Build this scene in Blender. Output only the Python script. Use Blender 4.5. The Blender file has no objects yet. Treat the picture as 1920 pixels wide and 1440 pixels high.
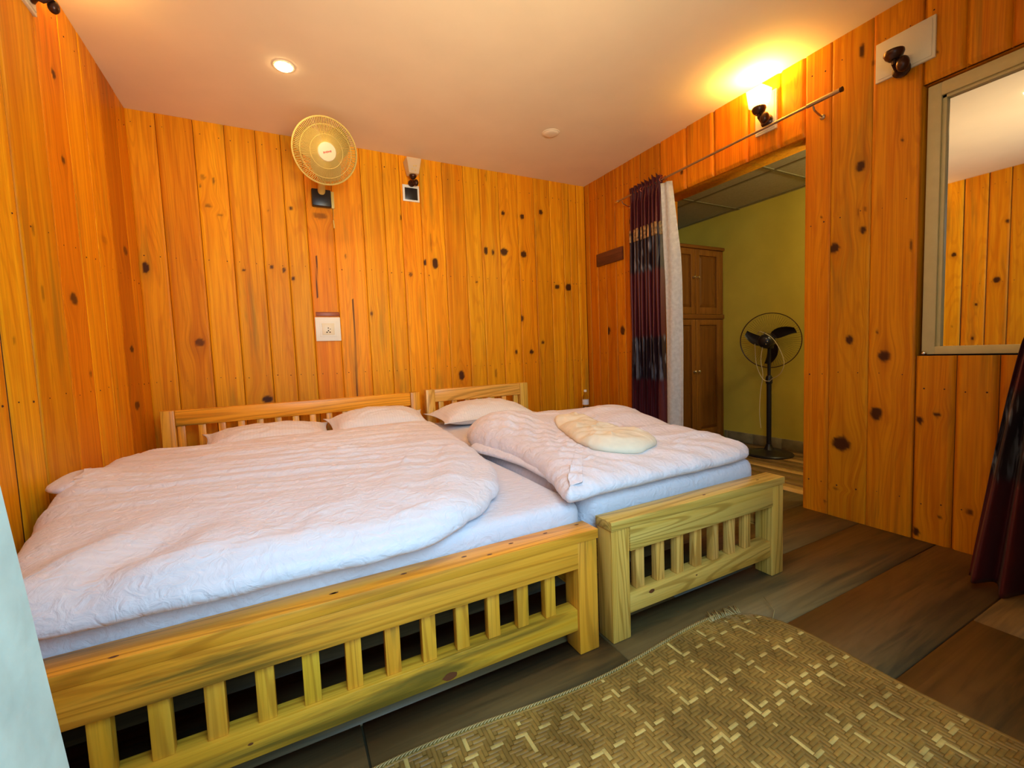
import bpy, bmesh, math, random
import numpy as np
from mathutils import Vector, Matrix
random.seed(7)
RNG = np.random.default_rng(11)
SC = bpy.context.scene
COL = SC.collection

# ---------------------------------------------------------------- camera
F_PX, YAW, PITCH, ROLL, CAM_Z = 823.82, 0.4765008, -0.0697553, -0.0386606, 1.05
def cam_axes():
    cy, sy, cp, sp, cr, sr = math.cos(YAW), math.sin(YAW), math.cos(PITCH), math.sin(PITCH), math.cos(ROLL), math.sin(ROLL)
    f = np.array([sy*cp, cy*cp, sp]); r = np.array([cy, -sy, 0.0]); u = np.cross(r, f)
    return np.array([cr*r+sr*u, -sr*r+cr*u, f])
AX = cam_axes()
cam_d = bpy.data.cameras.new('camera'); cam = bpy.data.objects.new('camera', cam_d); COL.objects.link(cam)
cam_d.sensor_fit = 'HORIZONTAL'; cam_d.sensor_width = 36.0; cam_d.lens = F_PX/1920*36.0
cam_d.clip_start = 0.02; cam_d.clip_end = 60
r_, u_, f_ = AX
cam.matrix_world = Matrix(((r_[0], u_[0], -f_[0], 0), (r_[1], u_[1], -f_[1], 0), (r_[2], u_[2], -f_[2], CAM_Z), (0, 0, 0, 1)))
SC.camera = cam
def at(ax, val, px, py):
    """photograph pixel -> the point where its sight line meets the plane coordinate[ax] = val"""
    d = AX.T @ np.array([(px-960)/F_PX, -(py-720)/F_PX, 1.0]); c = np.array([0, 0, CAM_Z])
    return c + (val-c[ax])/d[ax]*d

# ---------------------------------------------------------------- world, daylight, exposure
SC.view_settings.view_transform = 'Standard'; SC.view_settings.look = 'None'
SC.view_settings.gamma = 1.0; SC.view_settings.exposure = 0.0; SC.view_settings.use_curve_mapping = False
w = bpy.data.worlds.new('world'); SC.world = w; w.use_nodes = True
w.node_tree.nodes['Background'].inputs[0].default_value = (0.45, 0.72, 1.0, 1)
w.node_tree.nodes['Background'].inputs[1].default_value = 0.8
def area(name, loc, target, size, size_y, power, col):
    l = bpy.data.lights.new(name, 'AREA'); l.shape = 'RECTANGLE'; l.size = size; l.size_y = size_y
    l.energy = power; l.color = col
    o = bpy.data.objects.new(name, l); COL.objects.link(o); o.location = loc
    o.rotation_euler = (Vector(target)-Vector(loc)).to_track_quat('-Z', 'Y').to_euler()
    return o
def point(name, loc, power, col, rad=0.03):
    l = bpy.data.lights.new(name, 'POINT'); l.energy = power; l.color = col; l.shadow_soft_size = rad
    o = bpy.data.objects.new(name, l); COL.objects.link(o); o.location = loc
    return o
area('daylight_through_front_opening', (0.30, -0.55, 1.75), (0.0, 1.35, 0.30), 1.4, 1.2, 56, (0.38, 0.70, 1.0))
area('ceiling_fill_light', (0.7, 0.25, 1.75), (0.8, 2.7, 2.74), 1.1, 0.4, 21, (1.0, 0.72, 0.36)).data.spread = math.radians(110)  # warm uplight added to brighten the ceiling; stands for no modelled lamp

# room dimensions (metres)
XL, XR, YB, ZC = -0.81, 2.87, 3.77, 2.736
DOOR_Y0, DOOR_Y1, DOOR_Z = 1.595, 2.75, 2.283
MIR_Y0, MIR_Y1, MIR_Z0, MIR_Z1 = 0.30, 1.05, 0.961, 2.285
CX1, CZ = 4.33, 2.46
WARM = (1.0, 0.50, 0.10)

# ---------------------------------------------------------------- materials
def mat(name):
    m = bpy.data.materials.new(name); m.use_nodes = True
    return m, m.node_tree.nodes, m.node_tree.links, m.node_tree.nodes['Principled BSDF']
def simple(name, col, rough=0.5, metal=0.0, coat=0.0, noise=0.0, nscale=20, bump=0.0, emit=None, estr=0, trans=0.0, ior=1.45, alpha=1.0):
    m, N, L, P = mat(name)
    P.inputs['Base Color'].default_value = (*col, 1); P.inputs['Roughness'].default_value = rough
    P.inputs['Metallic'].default_value = metal; P.inputs['Coat Weight'].default_value = coat
    P.inputs['Transmission Weight'].default_value = trans; P.inputs['IOR'].default_value = ior
    P.inputs['Alpha'].default_value = alpha
    tc = N.new('ShaderNodeTexCoord'); nz = N.new('ShaderNodeTexNoise'); nz.inputs['Scale'].default_value = nscale
    nz.inputs['Detail'].default_value = 5
    L.new(tc.outputs['Object'], nz.inputs['Vector'])
    if noise > 0:
        mx = N.new('ShaderNodeMix'); mx.data_type = 'RGBA'
        mx.inputs[6].default_value = (*[c*(1-noise) for c in col], 1); mx.inputs[7].default_value = (*[min(1, c*(1+noise)) for c in col], 1)
        rp = N.new('ShaderNodeMapRange'); rp.inputs[1].default_value = 0.3; rp.inputs[2].default_value = 0.7
        L.new(nz.outputs[0], rp.inputs[0]); L.new(rp.outputs[0], mx.inputs[0]); L.new(mx.outputs[2], P.inputs['Base Color'])
    if bump > 0:
        b = N.new('ShaderNodeBump'); b.inputs['Strength'].default_value = bump; b.inputs['Distance'].default_value = 0.01
        L.new(nz.outputs[0], b.inputs['Height']); L.new(b.outputs[0], P.inputs['Normal'])
    if emit:
        P.inputs['Emission Color'].default_value = (*emit, 1); P.inputs['Emission Strength'].default_value = estr
    return m

def wood(name, c1, c2, c3, ring=0.2, spec=0.3, mt=(0.47, 0.72, 0.46, 0.64), rough=0.4, mildew=(0.20, 0.15, 0.03), mil_amt=0.55, coat=0.15, gs=70.0):
    """grain runs along the Y of the 'gr' attribute; 'tint' colours each board, 'kn' marks knots"""
    m, N, L, P = mat(name)
    g = N.new('ShaderNodeAttribute'); g.attribute_name = 'gr'
    t = N.new('ShaderNodeAttribute'); t.attribute_name = 'tint'
    k = N.new('ShaderNodeAttribute'); k.attribute_name = 'kn'
    def noise(sx, sy, detail, dist=0.0, rough=0.5):
        mp = N.new('ShaderNodeMapping'); mp.inputs['Scale'].default_value = (sx, sy, sx)
        nz = N.new('ShaderNodeTexNoise'); nz.inputs['Scale'].default_value = 1.0; nz.inputs['Detail'].default_value = detail
        nz.inputs['Distortion'].default_value = dist; nz.inputs['Roughness'].default_value = rough
        L.new(g.outputs['Vector'], mp.inputs[0]); L.new(mp.outputs[0], nz.inputs['Vector']); return nz.outputs[0]
    def rng(src, a, b, c=0.0, d=1.0):
        r = N.new('ShaderNodeMapRange'); r.interpolation_type = 'SMOOTHSTEP'
        for i, v in ((1, a), (2, b), (3, c), (4, d)): r.inputs[i].default_value = v
        L.new(src, r.inputs[0]); return r.outputs[0]
    def mix(fac, a, b, mode='MIX'):
        x = N.new('ShaderNodeMix'); x.data_type = 'RGBA'; x.blend_type = mode
        for s, v in ((0, fac), (6, a), (7, b)):
            if isinstance(v, (int, float)): x.inputs[s].default_value = v
            elif isinstance(v, tuple): x.inputs[s].default_value = (*v, 1)
            else: L.new(v, x.inputs[s])
        return x.outputs[2]
    fine = noise(gs*2.2, 2.5, 4, 0.3); mid = noise(gs*0.42, 0.9, 3, 0.8)
    # growth rings: contours of a slow noise
    slow = noise(7.0, 0.45, 1, 0.6)
    mul = N.new('ShaderNodeMath'); mul.operation = 'MULTIPLY'; mul.inputs[1].default_value = 95.0; L.new(slow, mul.inputs[0])
    sn = N.new('ShaderNodeMath'); sn.operation = 'SINE'; L.new(mul.outputs[0], sn.inputs[0])
    rings = rng(sn.outputs[0], 0.2, 1.0)
    col = mix(rng(mid, 0.3, 0.72), c1, c2)
    rf = N.new('ShaderNodeMath'); rf.operation = 'MULTIPLY'; rf.inputs[1].default_value = ring; L.new(rings, rf.inputs[0])
    col = mix(rf.outputs[0], col, c3)
    ff = N.new('ShaderNodeMath'); ff.operation = 'MULTIPLY'; ff.inputs[1].default_value = 0.35; L.new(rng(fine, 0.45, 0.75), ff.inputs[0])
    col = mix(ff.outputs[0], col, c3)
    ms = noise(16.0, 1.1, 5, 0.5, 0.6); big = noise(2.2, 0.9, 2)
    mm = N.new('ShaderNodeMath'); mm.operation = 'MULTIPLY'; L.new(rng(ms, mt[0], mt[1]), mm.inputs[0]); L.new(rng(big, mt[2], mt[3]), mm.inputs[1])
    m2 = N.new('ShaderNodeMath'); m2.operation = 'MULTIPLY'; m2.inputs[1].default_value = mil_amt; L.new(mm.outputs[0], m2.inputs[0])
    col = mix(m2.outputs[0], col, mildew)
    col = mix(1.0, col, t.outputs['Color'], 'MULTIPLY')
    kr = rng(k.outputs['Fac'], 0.0, 1.0, 0.0, 0.97)
    col = mix(kr, col, (0.05, 0.014, 0.006))
    L.new(col, P.inputs['Base Color'])
    P.inputs['Roughness'].default_value = rough; P.inputs['Specular IOR Level'].default_value = spec; P.inputs['Coat Weight'].default_value = coat; P.inputs['Coat Roughness'].default_value = 0.28
    b = N.new('ShaderNodeBump'); b.inputs['Strength'].default_value = 0.12; b.inputs['Distance'].default_value = 0.004
    L.new(fine, b.inputs['Height']); L.new(b.outputs[0], P.inputs['Normal'])
    return m

M_WALL = wood('varnished_pine', (0.92, 0.40, 0.008), (0.76, 0.255, 0.004), (0.44, 0.10, 0.003), rough=0.45, spec=0.15, coat=0.0, mildew=(0.24, 0.17, 0.02))
M_BED = wood('bed_pine', (0.97, 0.47, 0.035), (0.86, 0.37, 0.018), (0.48, 0.17, 0.008), ring=0.5, mt=(0.44, 0.66, 0.46, 0.58), mil_amt=0.85, mildew=(0.13, 0.09, 0.012), coat=0.12, rough=0.38)
M_BEDP = wood('pale_bed_pine', (0.90, 0.51, 0.11), (0.76, 0.38, 0.055), (0.42, 0.18, 0.02), ring=0.6, mil_amt=0.55, coat=0.12, rough=0.35)
M_WARD = wood('wardrobe_wood', (0.26, 0.095, 0.012), (0.19, 0.064, 0.007), (0.10, 0.03, 0.004), coat=0.1, mil_amt=0.2)
M_DARKW = wood('dark_wood', (0.16, 0.045, 0.018), (0.10, 0.028, 0.012), (0.04, 0.012, 0.006), mil_amt=0.1)
M_FLOOR = wood('worn_floor_board', (0.21, 0.135, 0.048), (0.155, 0.10, 0.034), (0.085, 0.053, 0.017), rough=0.5, spec=0.4, mt=(0.42, 0.64, 0.42, 0.58), mildew=(0.035, 0.038, 0.022), mil_amt=0.7, coat=0.05, gs=26)
M_CFLOOR = wood('corridor_floor_board', (0.34, 0.20, 0.07), (0.26, 0.14, 0.045), (0.15, 0.08, 0.025), rough=0.4, mil_amt=0.3, coat=0.3)
M_KNOT = simple('dark_knot', (0.16, 0.045, 0.012), 0.45)
M_GAP = simple('dark_gap', (0.035, 0.012, 0.004), 0.9)
M_NAIL = simple('rusty_nail', (0.09, 0.025, 0.01), 0.6, metal=0.3)
M_CEIL = simple('ceiling_paint', (0.88, 0.74, 0.53), 0.85, noise=0.03, nscale=3, bump=0.05)
M_PLASTER = simple('pale_green_plaster', (0.56, 0.64, 0.52), 0.85, noise=0.16, nscale=14, bump=0.25)
M_YELLOW = simple('yellow_green_paint', (0.60, 0.48, 0.055), 0.7, noise=0.06, nscale=4, bump=0.06)
M_TILE = simple('ceiling_tile', (0.42, 0.38, 0.24), 0.9, noise=0.08, nscale=60, bump=0.2)
M_TBAR = simple('ceiling_grid_bar', (0.22, 0.19, 0.10), 0.6)
M_SKIRT = simple('stone_skirting', (0.24, 0.20, 0.10), 0.5, noise=0.35, nscale=9)
M_BLACK = simple('black_plastic', (0.012, 0.011, 0.012), 0.32)
M_DKBRN = simple('dark_bronze', (0.055, 0.022, 0.012), 0.3, metal=0.6)
M_CREAM = simple('cream_plastic', (0.80, 0.72, 0.52), 0.35)
M_WHITE = simple('white_plastic', (0.86, 0.84, 0.74), 0.3)
M_FANC = simple('yellowed_fan_plastic', (0.70, 0.52, 0.14), 0.4)
M_FANH = simple('fan_badge_cream', (0.80, 0.66, 0.42), 0.4)
M_RED = simple('red_lettering', (0.55, 0.06, 0.03), 0.5)
M_CHROME = simple('chrome', (0.75, 0.72, 0.66), 0.18, metal=1.0)
M_ROD = simple('brushed_rod', (0.42, 0.33, 0.22), 0.3, metal=0.9)
M_FRAME = simple('cream_frame_paint', (0.58, 0.49, 0.24), 0.45, noise=0.04)
M_MIRROR = simple('mirror_silver', (0.74, 0.74, 0.72), 0.015, metal=1.0)
M_LINER = simple('silver_grey_lining', (0.55, 0.57, 0.55), 0.7, noise=0.12, nscale=40, bump=0.15)
M_CREAMC = simple('cream_cushion_cotton', (0.86, 0.76, 0.56), 0.85, noise=0.04, nscale=30, bump=0.1)
M_CLEAR = simple('clear_plastic', (0.85, 0.88, 0.90), 0.06, trans=1.0, ior=1.15)
M_LABEL = simple('bottle_label', (0.75, 0.78, 0.82), 0.4)
M_CORD = simple('cream_cord', (0.62, 0.52, 0.28), 0.5)

def glow(name, col, s):
    m, N, L, P = mat(name)
    P.inputs['Base Color'].default_value = (0.9, 0.85, 0.7, 1)
    P.inputs['Emission Color'].default_value = (*col, 1); P.inputs['Emission Strength'].default_value = s
    return m
M_DOWN = glow('downlight_lens', (1.0, 0.72, 0.36), 60)
M_BULB = glow('bulb_glass', (1.0, 0.72, 0.30), 90)
M_PANEL = glow('corridor_fill_lens', (1.0, 0.9, 0.6), 3)

def shade_mat():
    m, N, L, P = mat('frosted_lamp_glass')
    P.inputs['Base Color'].default_value = (0.9, 0.82, 0.62, 1); P.inputs['Roughness'].default_value = 0.35
    tr = N.new('ShaderNodeBsdfTranslucent'); tr.inputs[0].default_value = (0.95, 0.88, 0.7, 1)
    tp = N.new('ShaderNodeBsdfTransparent'); tp.inputs[0].default_value = (1, 0.97, 0.9, 1)
    a = N.new('ShaderNodeMixShader'); a.inputs[0].default_value = 0.5
    b = N.new('ShaderNodeMixShader'); b.inputs[0].default_value = 0.3
    L.new(P.outputs[0], a.inputs[1]); L.new(tr.outputs[0], a.inputs[2])
    L.new(a.outputs[0], b.inputs[1]); L.new(tp.outputs[0], b.inputs[2])
    L.new(b.outputs[0], N['Material Output'].inputs[0])
    return m
M_SHADE = shade_mat()

def cotton(name, col, axis, period=0.011):
    """satin-striped cotton: woven stripes alternate in sheen and very slightly in tone"""
    m, N, L, P = mat(name)
    g = N.new('ShaderNodeNewGeometry'); wv = N.new('ShaderNodeTexWave'); wv.wave_type = 'BANDS'; wv.bands_direction = axis
    wv.inputs['Scale'].default_value = 0.314/period/2; wv.inputs['Distortion'].default_value = 0.6; wv.inputs['Detail'].default_value = 1
    L.new(g.outputs['Position'], wv.inputs['Vector'])
    mx = N.new('ShaderNodeMix'); mx.data_type = 'RGBA'
    mx.inputs[6].default_value = (*[c*0.965 for c in col], 1); mx.inputs[7].default_value = (*col, 1)
    L.new(wv.outputs['Fac'], mx.inputs[0]); L.new(mx.outputs[2], P.inputs['Base Color'])
    mr = N.new('ShaderNodeMapRange'); mr.inputs[3].default_value = 0.75; mr.inputs[4].default_value = 0.5
    L.new(wv.outputs['Fac'], mr.inputs[0]); L.new(mr.outputs[0], P.inputs['Roughness'])
    nz = N.new('ShaderNodeTexNoise'); nz.inputs['Scale'].default_value = 26; nz.inputs['Detail'].default_value = 4
    nz.inputs['Distortion'].default_value = 1.2
    L.new(g.outputs['Position'], nz.inputs['Vector'])
    b = N.new('ShaderNodeBump'); b.inputs['Strength'].default_value = 0.5; b.inputs['Distance'].default_value = 0.014
    L.new(nz.outputs[0], b.inputs['Height']); L.new(b.outputs[0], P.inputs['Normal'])
    P.inputs['Sheen Weight'].default_value = 0.15
    return m
M_DUVET = cotton('striped_white_cotton', (0.84, 0.775, 0.78), 'Y', 0.012)
M_DUVET2 = cotton('striped_white_cotton_folded', (0.84, 0.77, 0.78), 'X', 0.011)
M_SHEET = cotton('striped_sheet_cotton', (0.76, 0.72, 0.76), 'Y', 0.014)
M_PILLOW = cotton('pillow_cotton', (0.84, 0.78, 0.765), 'X', 0.009)

def curtain_mat(name, fold_z):
    m, N, L, P = mat(name)
    g = N.new('ShaderNodeNewGeometry')
    mp = N.new('ShaderNodeMapping'); mp.inputs['Scale'].default_value = (14, 20, 2.6); L.new(g.outputs['Position'], mp.inputs[0])
    nz = N.new('ShaderNodeTexNoise'); nz.inputs['Scale'].default_value = 1.6; nz.inputs['Detail'].default_value = 3; nz.inputs['Distortion'].default_value = 0.7
    L.new(mp.outputs[0], nz.inputs['Vector'])
    # woven bands of leaf motifs between plain maroon stretches, by height
    sp = N.new('ShaderNodeSeparateXYZ'); L.new(g.outputs['Position'], sp.inputs[0])
    sw = N.new('ShaderNodeMath'); sw.operation = 'MULTIPLY_ADD'; sw.inputs[1].default_value = 6.9; sw.inputs[2].default_value = fold_z; L.new(sp.outputs[2], sw.inputs[0])
    s2 = N.new('ShaderNodeMath'); s2.operation = 'SINE'; L.new(sw.outputs[0], s2.inputs[0])
    r1 = N.new('ShaderNodeMapRange'); r1.interpolation_type = 'SMOOTHSTEP'; r1.inputs[1].default_value = 0.15; r1.inputs[2].default_value = 0.5; L.new(s2.outputs[0], r1.inputs[0])
    r2 = N.new('ShaderNodeMapRange'); r2.interpolation_type = 'SMOOTHSTEP'; r2.inputs[1].default_value = 0.52; r2.inputs[2].default_value = 0.64; L.new(nz.outputs[0], r2.inputs[0])
    mu = N.new('ShaderNodeMath'); mu.operation = 'MULTIPLY'; L.new(r1.outputs[0], mu.inputs[0]); L.new(r2.outputs[0], mu.inputs[1])
    c1 = N.new('ShaderNodeMix'); c1.data_type = 'RGBA'; c1.inputs[6].default_value = (0.085, 0.004, 0.007, 1); c1.inputs[7].default_value = (0.020, 0.003, 0.006, 1); L.new(r1.outputs[0], c1.inputs[0])
    c2 = N.new('ShaderNodeMix'); c2.data_type = 'RGBA'; c2.inputs[7].default_value = (0.20, 0.18, 0.20, 1); L.new(mu.outputs[0], c2.inputs[0]); L.new(c1.outputs[2], c2.inputs[6])
    L.new(c2.outputs[2], P.inputs['Base Color']); P.inputs['Roughness'].default_value = 0.5; P.inputs['Sheen Weight'].default_value = 0.05
    return m
M_CURT = curtain_mat('maroon_patterned_curtain', 1.2)
M_CURT2 = curtain_mat('maroon_dark_curtain', 3.4)

def weave_mat():
    m, N, L, P = mat('woven_bamboo')
    a = N.new('ShaderNodeAttribute'); a.attribute_name = 'tint'
    nz = N.new('ShaderNodeTexNoise'); nz.inputs['Scale'].default_value = 7; nz.inputs['Detail'].default_value = 5
    g = N.new('ShaderNodeNewGeometry'); L.new(g.outputs['Position'], nz.inputs['Vector'])
    r = N.new('ShaderNodeMapRange'); r.inputs[1].default_value = 0.35; r.inputs[2].default_value = 0.65; r.inputs[3].default_value = 0.62; r.inputs[4].default_value = 1.0
    L.new(nz.outputs[0], r.inputs[0])
    mx = N.new('ShaderNodeVectorMath'); mx.operation = 'SCALE'; L.new(a.outputs['Color'], mx.inputs[0]); L.new(r.outputs[0], mx.inputs['Scale'])
    L.new(mx.outputs[0], P.inputs['Base Color']); P.inputs['Roughness'].default_value = 0.45
    return m
M_WEAVE = weave_mat()

# ---------------------------------------------------------------- object helpers
def tag(o, label=None, cat=None, group=None, kind=None):
    if label: o['label'] = label
    if cat: o['category'] = cat
    if group: o['group'] = group
    if kind: o['kind'] = kind
    return o
def empty(name, loc, label, cat, group=None):
    o = bpy.data.objects.new(name, None); COL.objects.link(o); o.location = loc; o.empty_display_size = 0.1
    return tag(o, label, cat, group)
def wloc(o):
    v = Vector((0, 0, 0))
    while o is not None: v += o.location; o = o.parent
    return v
def link(name, me, mats, parent=None, smooth=True, loc=None):
    """mesh given in world coordinates; origin goes to loc (top level) or to the parent"""
    off = wloc(parent) if parent else Vector(loc if loc is not None else (0, 0, 0))
    n = len(me.vertices); co = np.empty(n*3); me.vertices.foreach_get('co', co)
    co = (co.reshape(-1, 3) - np.array(off)).ravel(); me.vertices.foreach_set('co', co)
    me.name = name
    for m in (mats if isinstance(mats, (list, tuple)) else [mats]): me.materials.append(m)
    if smooth: me.polygons.foreach_set('use_smooth', [True]*len(me.polygons))
    me.update()
    o = bpy.data.objects.new(name, me); COL.objects.link(o)
    if parent: o.parent = parent
    else: o.location = off
    return o
class MB:
    """collects shapes into one bmesh"""
    def __init__(s): s.bm = bmesh.new(); s.gr = []
    def box(s, lo, hi, bev=0.0, seg=2, mi=0, rot=None):
        lo = Vector(lo); hi = Vector(hi); c = (lo+hi)/2; d = hi-lo
        r = bmesh.ops.create_cube(s.bm, size=1.0); vs = r['verts']
        bmesh.ops.scale(s.bm, vec=d, verts=vs)
        fs = list({f for v in vs for f in v.link_faces})
        if bev > 0:
            es = list({e for v in vs for e in v.link_edges})
            q = bmesh.ops.bevel(s.bm, geom=es, offset=bev, segments=seg, affect='EDGES', profile=0.5)
            fs = list(set(q['faces']) | {f for f in fs if f.is_valid}); vs = list({v for f in fs for v in f.verts}); fs = list({f for v in vs for f in v.link_faces})
        if rot is not None: bmesh.ops.rotate(s.bm, cent=(0, 0, 0), matrix=rot, verts=vs)
        bmesh.ops.translate(s.bm, vec=c, verts=vs)
        for f in fs: f.material_index = mi
        return s
    def cyl(s, a, b, r1, r2=None, seg=24, mi=0, cap=True):
        a = Vector(a); b = Vector(b); r2 = r1 if r2 is None else r2; d = b-a
        q = bmesh.ops.create_cone(s.bm, cap_ends=cap, segments=seg, radius1=r1, radius2=r2, depth=d.length)
        vs = q['verts']; R = d.to_track_quat('Z', 'Y').to_matrix()
        bmesh.ops.rotate(s.bm, cent=(0, 0, 0), matrix=R, verts=vs); bmesh.ops.translate(s.bm, vec=(a+b)/2, verts=vs)
        for f in {f for v in vs for f in v.link_faces}: f.material_index = mi
        return s
    def sph(s, c, r, sc=(1, 1, 1), seg=20, mi=0):
        q = bmesh.ops.create_uvsphere(s.bm, u_segments=seg, v_segments=seg//2+2, radius=r); vs = q['verts']
        bmesh.ops.scale(s.bm, vec=sc, verts=vs); bmesh.ops.translate(s.bm, vec=c, verts=vs)
        for f in {f for v in vs for f in v.link_faces}: f.material_index = mi
        return s
    def tube(s, pts, r, seg=8, mi=0, closed=False):
        pts = [Vector(p) for p in pts]; n = len(pts); rings = []
        prev = None
        for i, p in enumerate(pts):
            if closed: t = pts[(i+1) % n]-pts[i-1]
            else: t = pts[min(i+1, n-1)]-pts[max(i-1, 0)]
            t.normalize()
            up = prev if prev is not None else (Vector((0, 0, 1)) if abs(t.z) < 0.9 else Vector((1, 0, 0)))
            x = (up - t*up.dot(t)).normalized(); y = t.cross(x); prev = x
            rr = r[i] if isinstance(r, (list, tuple)) else r
            rings.append([s.bm.verts.new(p + (x*math.cos(a)+y*math.sin(a))*rr) for a in [2*math.pi*k/seg for k in range(seg)]])
        for i in range(n if closed else n-1):
            A = rings[i]; B = rings[(i+1) % n]
            for k in range(seg):
                f = s.bm.faces.new((A[k], A[(k+1) % seg], B[(k+1) % seg], B[k])); f.material_index = mi
        if not closed:
            s.bm.faces.new(list(reversed(rings[0]))).material_index = mi; s.bm.faces.new(rings[-1]).material_index = mi
        return s
    def lathe(s, c, axis, prof, seg=32, mi=0):
        """prof: (distance along axis, radius)"""
        axis = Vector(axis).normalized(); R = axis.to_track_quat('Z', 'Y').to_matrix(); c = Vector(c); rings = []
        for h, r in prof:
            rings.append([s.bm.verts.new(c + R @ Vector((r*math.cos(2*math.pi*k/seg), r*math.sin(2*math.pi*k/seg), h))) for k in range(seg)])
        for A, B in zip(rings, rings[1:]):
            for k in range(seg):
                f = s.bm.faces.new((A[k], A[(k+1) % seg], B[(k+1) % seg], B[k])); f.material_index = mi
        s.bm.faces.new(list(reversed(rings[0]))).material_index = mi; s.bm.faces.new(rings[-1]).material_index = mi
        return s
    def quad(s, pts, mi=0):
        f = s.bm.faces.new([s.bm.verts.new(p) for p in pts]); f.material_index = mi; return s
    def mesh(s):
        bmesh.ops.recalc_face_normals(s.bm, faces=s.bm.faces[:])
        me = bpy.data.meshes.new('m'); s.bm.to_mesh(me); s.bm.free(); return me
    def build(s, name, m, parent=None, smooth=True, loc=None):
        me = s.mesh(); o = link(name, me, m, parent, smooth, loc)
        if smooth: sharp(o)
        return o
def sharp(o, ang=35):
    try: o.data.set_sharp_from_angle(angle=math.radians(ang))
    except Exception: pass
def wood_attrs(me, axis, tint, seed=None):
    n = len(me.vertices); co = np.empty(n*3); me.vertices.foreach_get('co', co); co = co.reshape(-1, 3)
    a = co[:, axis]; o = [i for i in range(3) if i != axis]; s = random.random()*40 if seed is None else seed
    gr = np.stack([co[:, o[0]]+s, a+s*3.1, co[:, o[1]]-s], 1).astype(np.float32)
    at_ = me.attributes.new('gr', 'FLOAT_VECTOR', 'POINT'); at_.data.foreach_set('vector', gr.ravel())
    tn = me.attributes.new('tint', 'FLOAT_COLOR', 'POINT'); tn.data.foreach_set('color', np.tile(np.array([*tint, 1.0], np.float32), n))
def wbox(name, lo, hi, m, parent, axis=2, tint=None, bev=0.004, extra=None):
    tint = tint or tuple(random.uniform(0.88, 1.06)*c for c in (1, 1, 1))
    b = MB().box(lo, hi, bev)
    if extra: extra(b)
    me = b.mesh(); wood_attrs(me, axis, tint)
    o = link(name, me, [m, M_KNOT], parent, True); sharp(o); return o
def knot(b, c, n, ra, rb):
    """flat dark knot on a board: ra along x, rb across"""
    n = Vector(n); u = Vector((1, 0, 0)); v = n.cross(u); c = Vector(c)+n*0.0006
    k = 12; b.bm.faces.new([b.bm.verts.new(c+u*ra*math.cos(2*math.pi*i/k)*(1+0.15*math.sin(i*2.3))+v*rb*math.sin(2*math.pi*i/k)) for i in range(k)]).material_index = 1

# numpy value noise -------------------------------------------------
_T = RNG.random((64, 64))
def vnoise(x, y):
    xi = np.floor(x).astype(int); yi = np.floor(y).astype(int); fx = x-xi; fy = y-yi
    fx = fx*fx*(3-2*fx); fy = fy*fy*(3-2*fy)
    g = lambda a, b: _T[a % 64, b % 64]
    return (g(xi, yi)*(1-fx)+g(xi+1, yi)*fx)*(1-fy)+(g(xi, yi+1)*(1-fx)+g(xi+1, yi+1)*fx)*fy
def fbm(x, y, o=3):
    r = 0; a = 1; t = 0
    for i in range(o): r = r+a*vnoise(x*2**i+i*7.3, y*2**i+i*3.1); t += a; a *= 0.5
    return r/t*2-1
def mesh_np(V, F, mi=None):
    me = bpy.data.meshes.new('m'); V = np.asarray(V, np.float32); F = np.asarray(F, np.int32)
    me.vertices.add(len(V)); me.vertices.foreach_set('co', V.ravel())
    me.loops.add(F.size); me.loops.foreach_set('vertex_index', F.ravel())
    me.polygons.add(len(F)); me.polygons.foreach_set('loop_start', np.arange(0, F.size, 4, dtype=np.int32))
    me.polygons.foreach_set('loop_total', np.full(len(F), 4, np.int32))
    if mi is not None: me.polygons.foreach_set('material_index', np.asarray(mi, np.int32))
    me.update(calc_edges=True); return me

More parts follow.
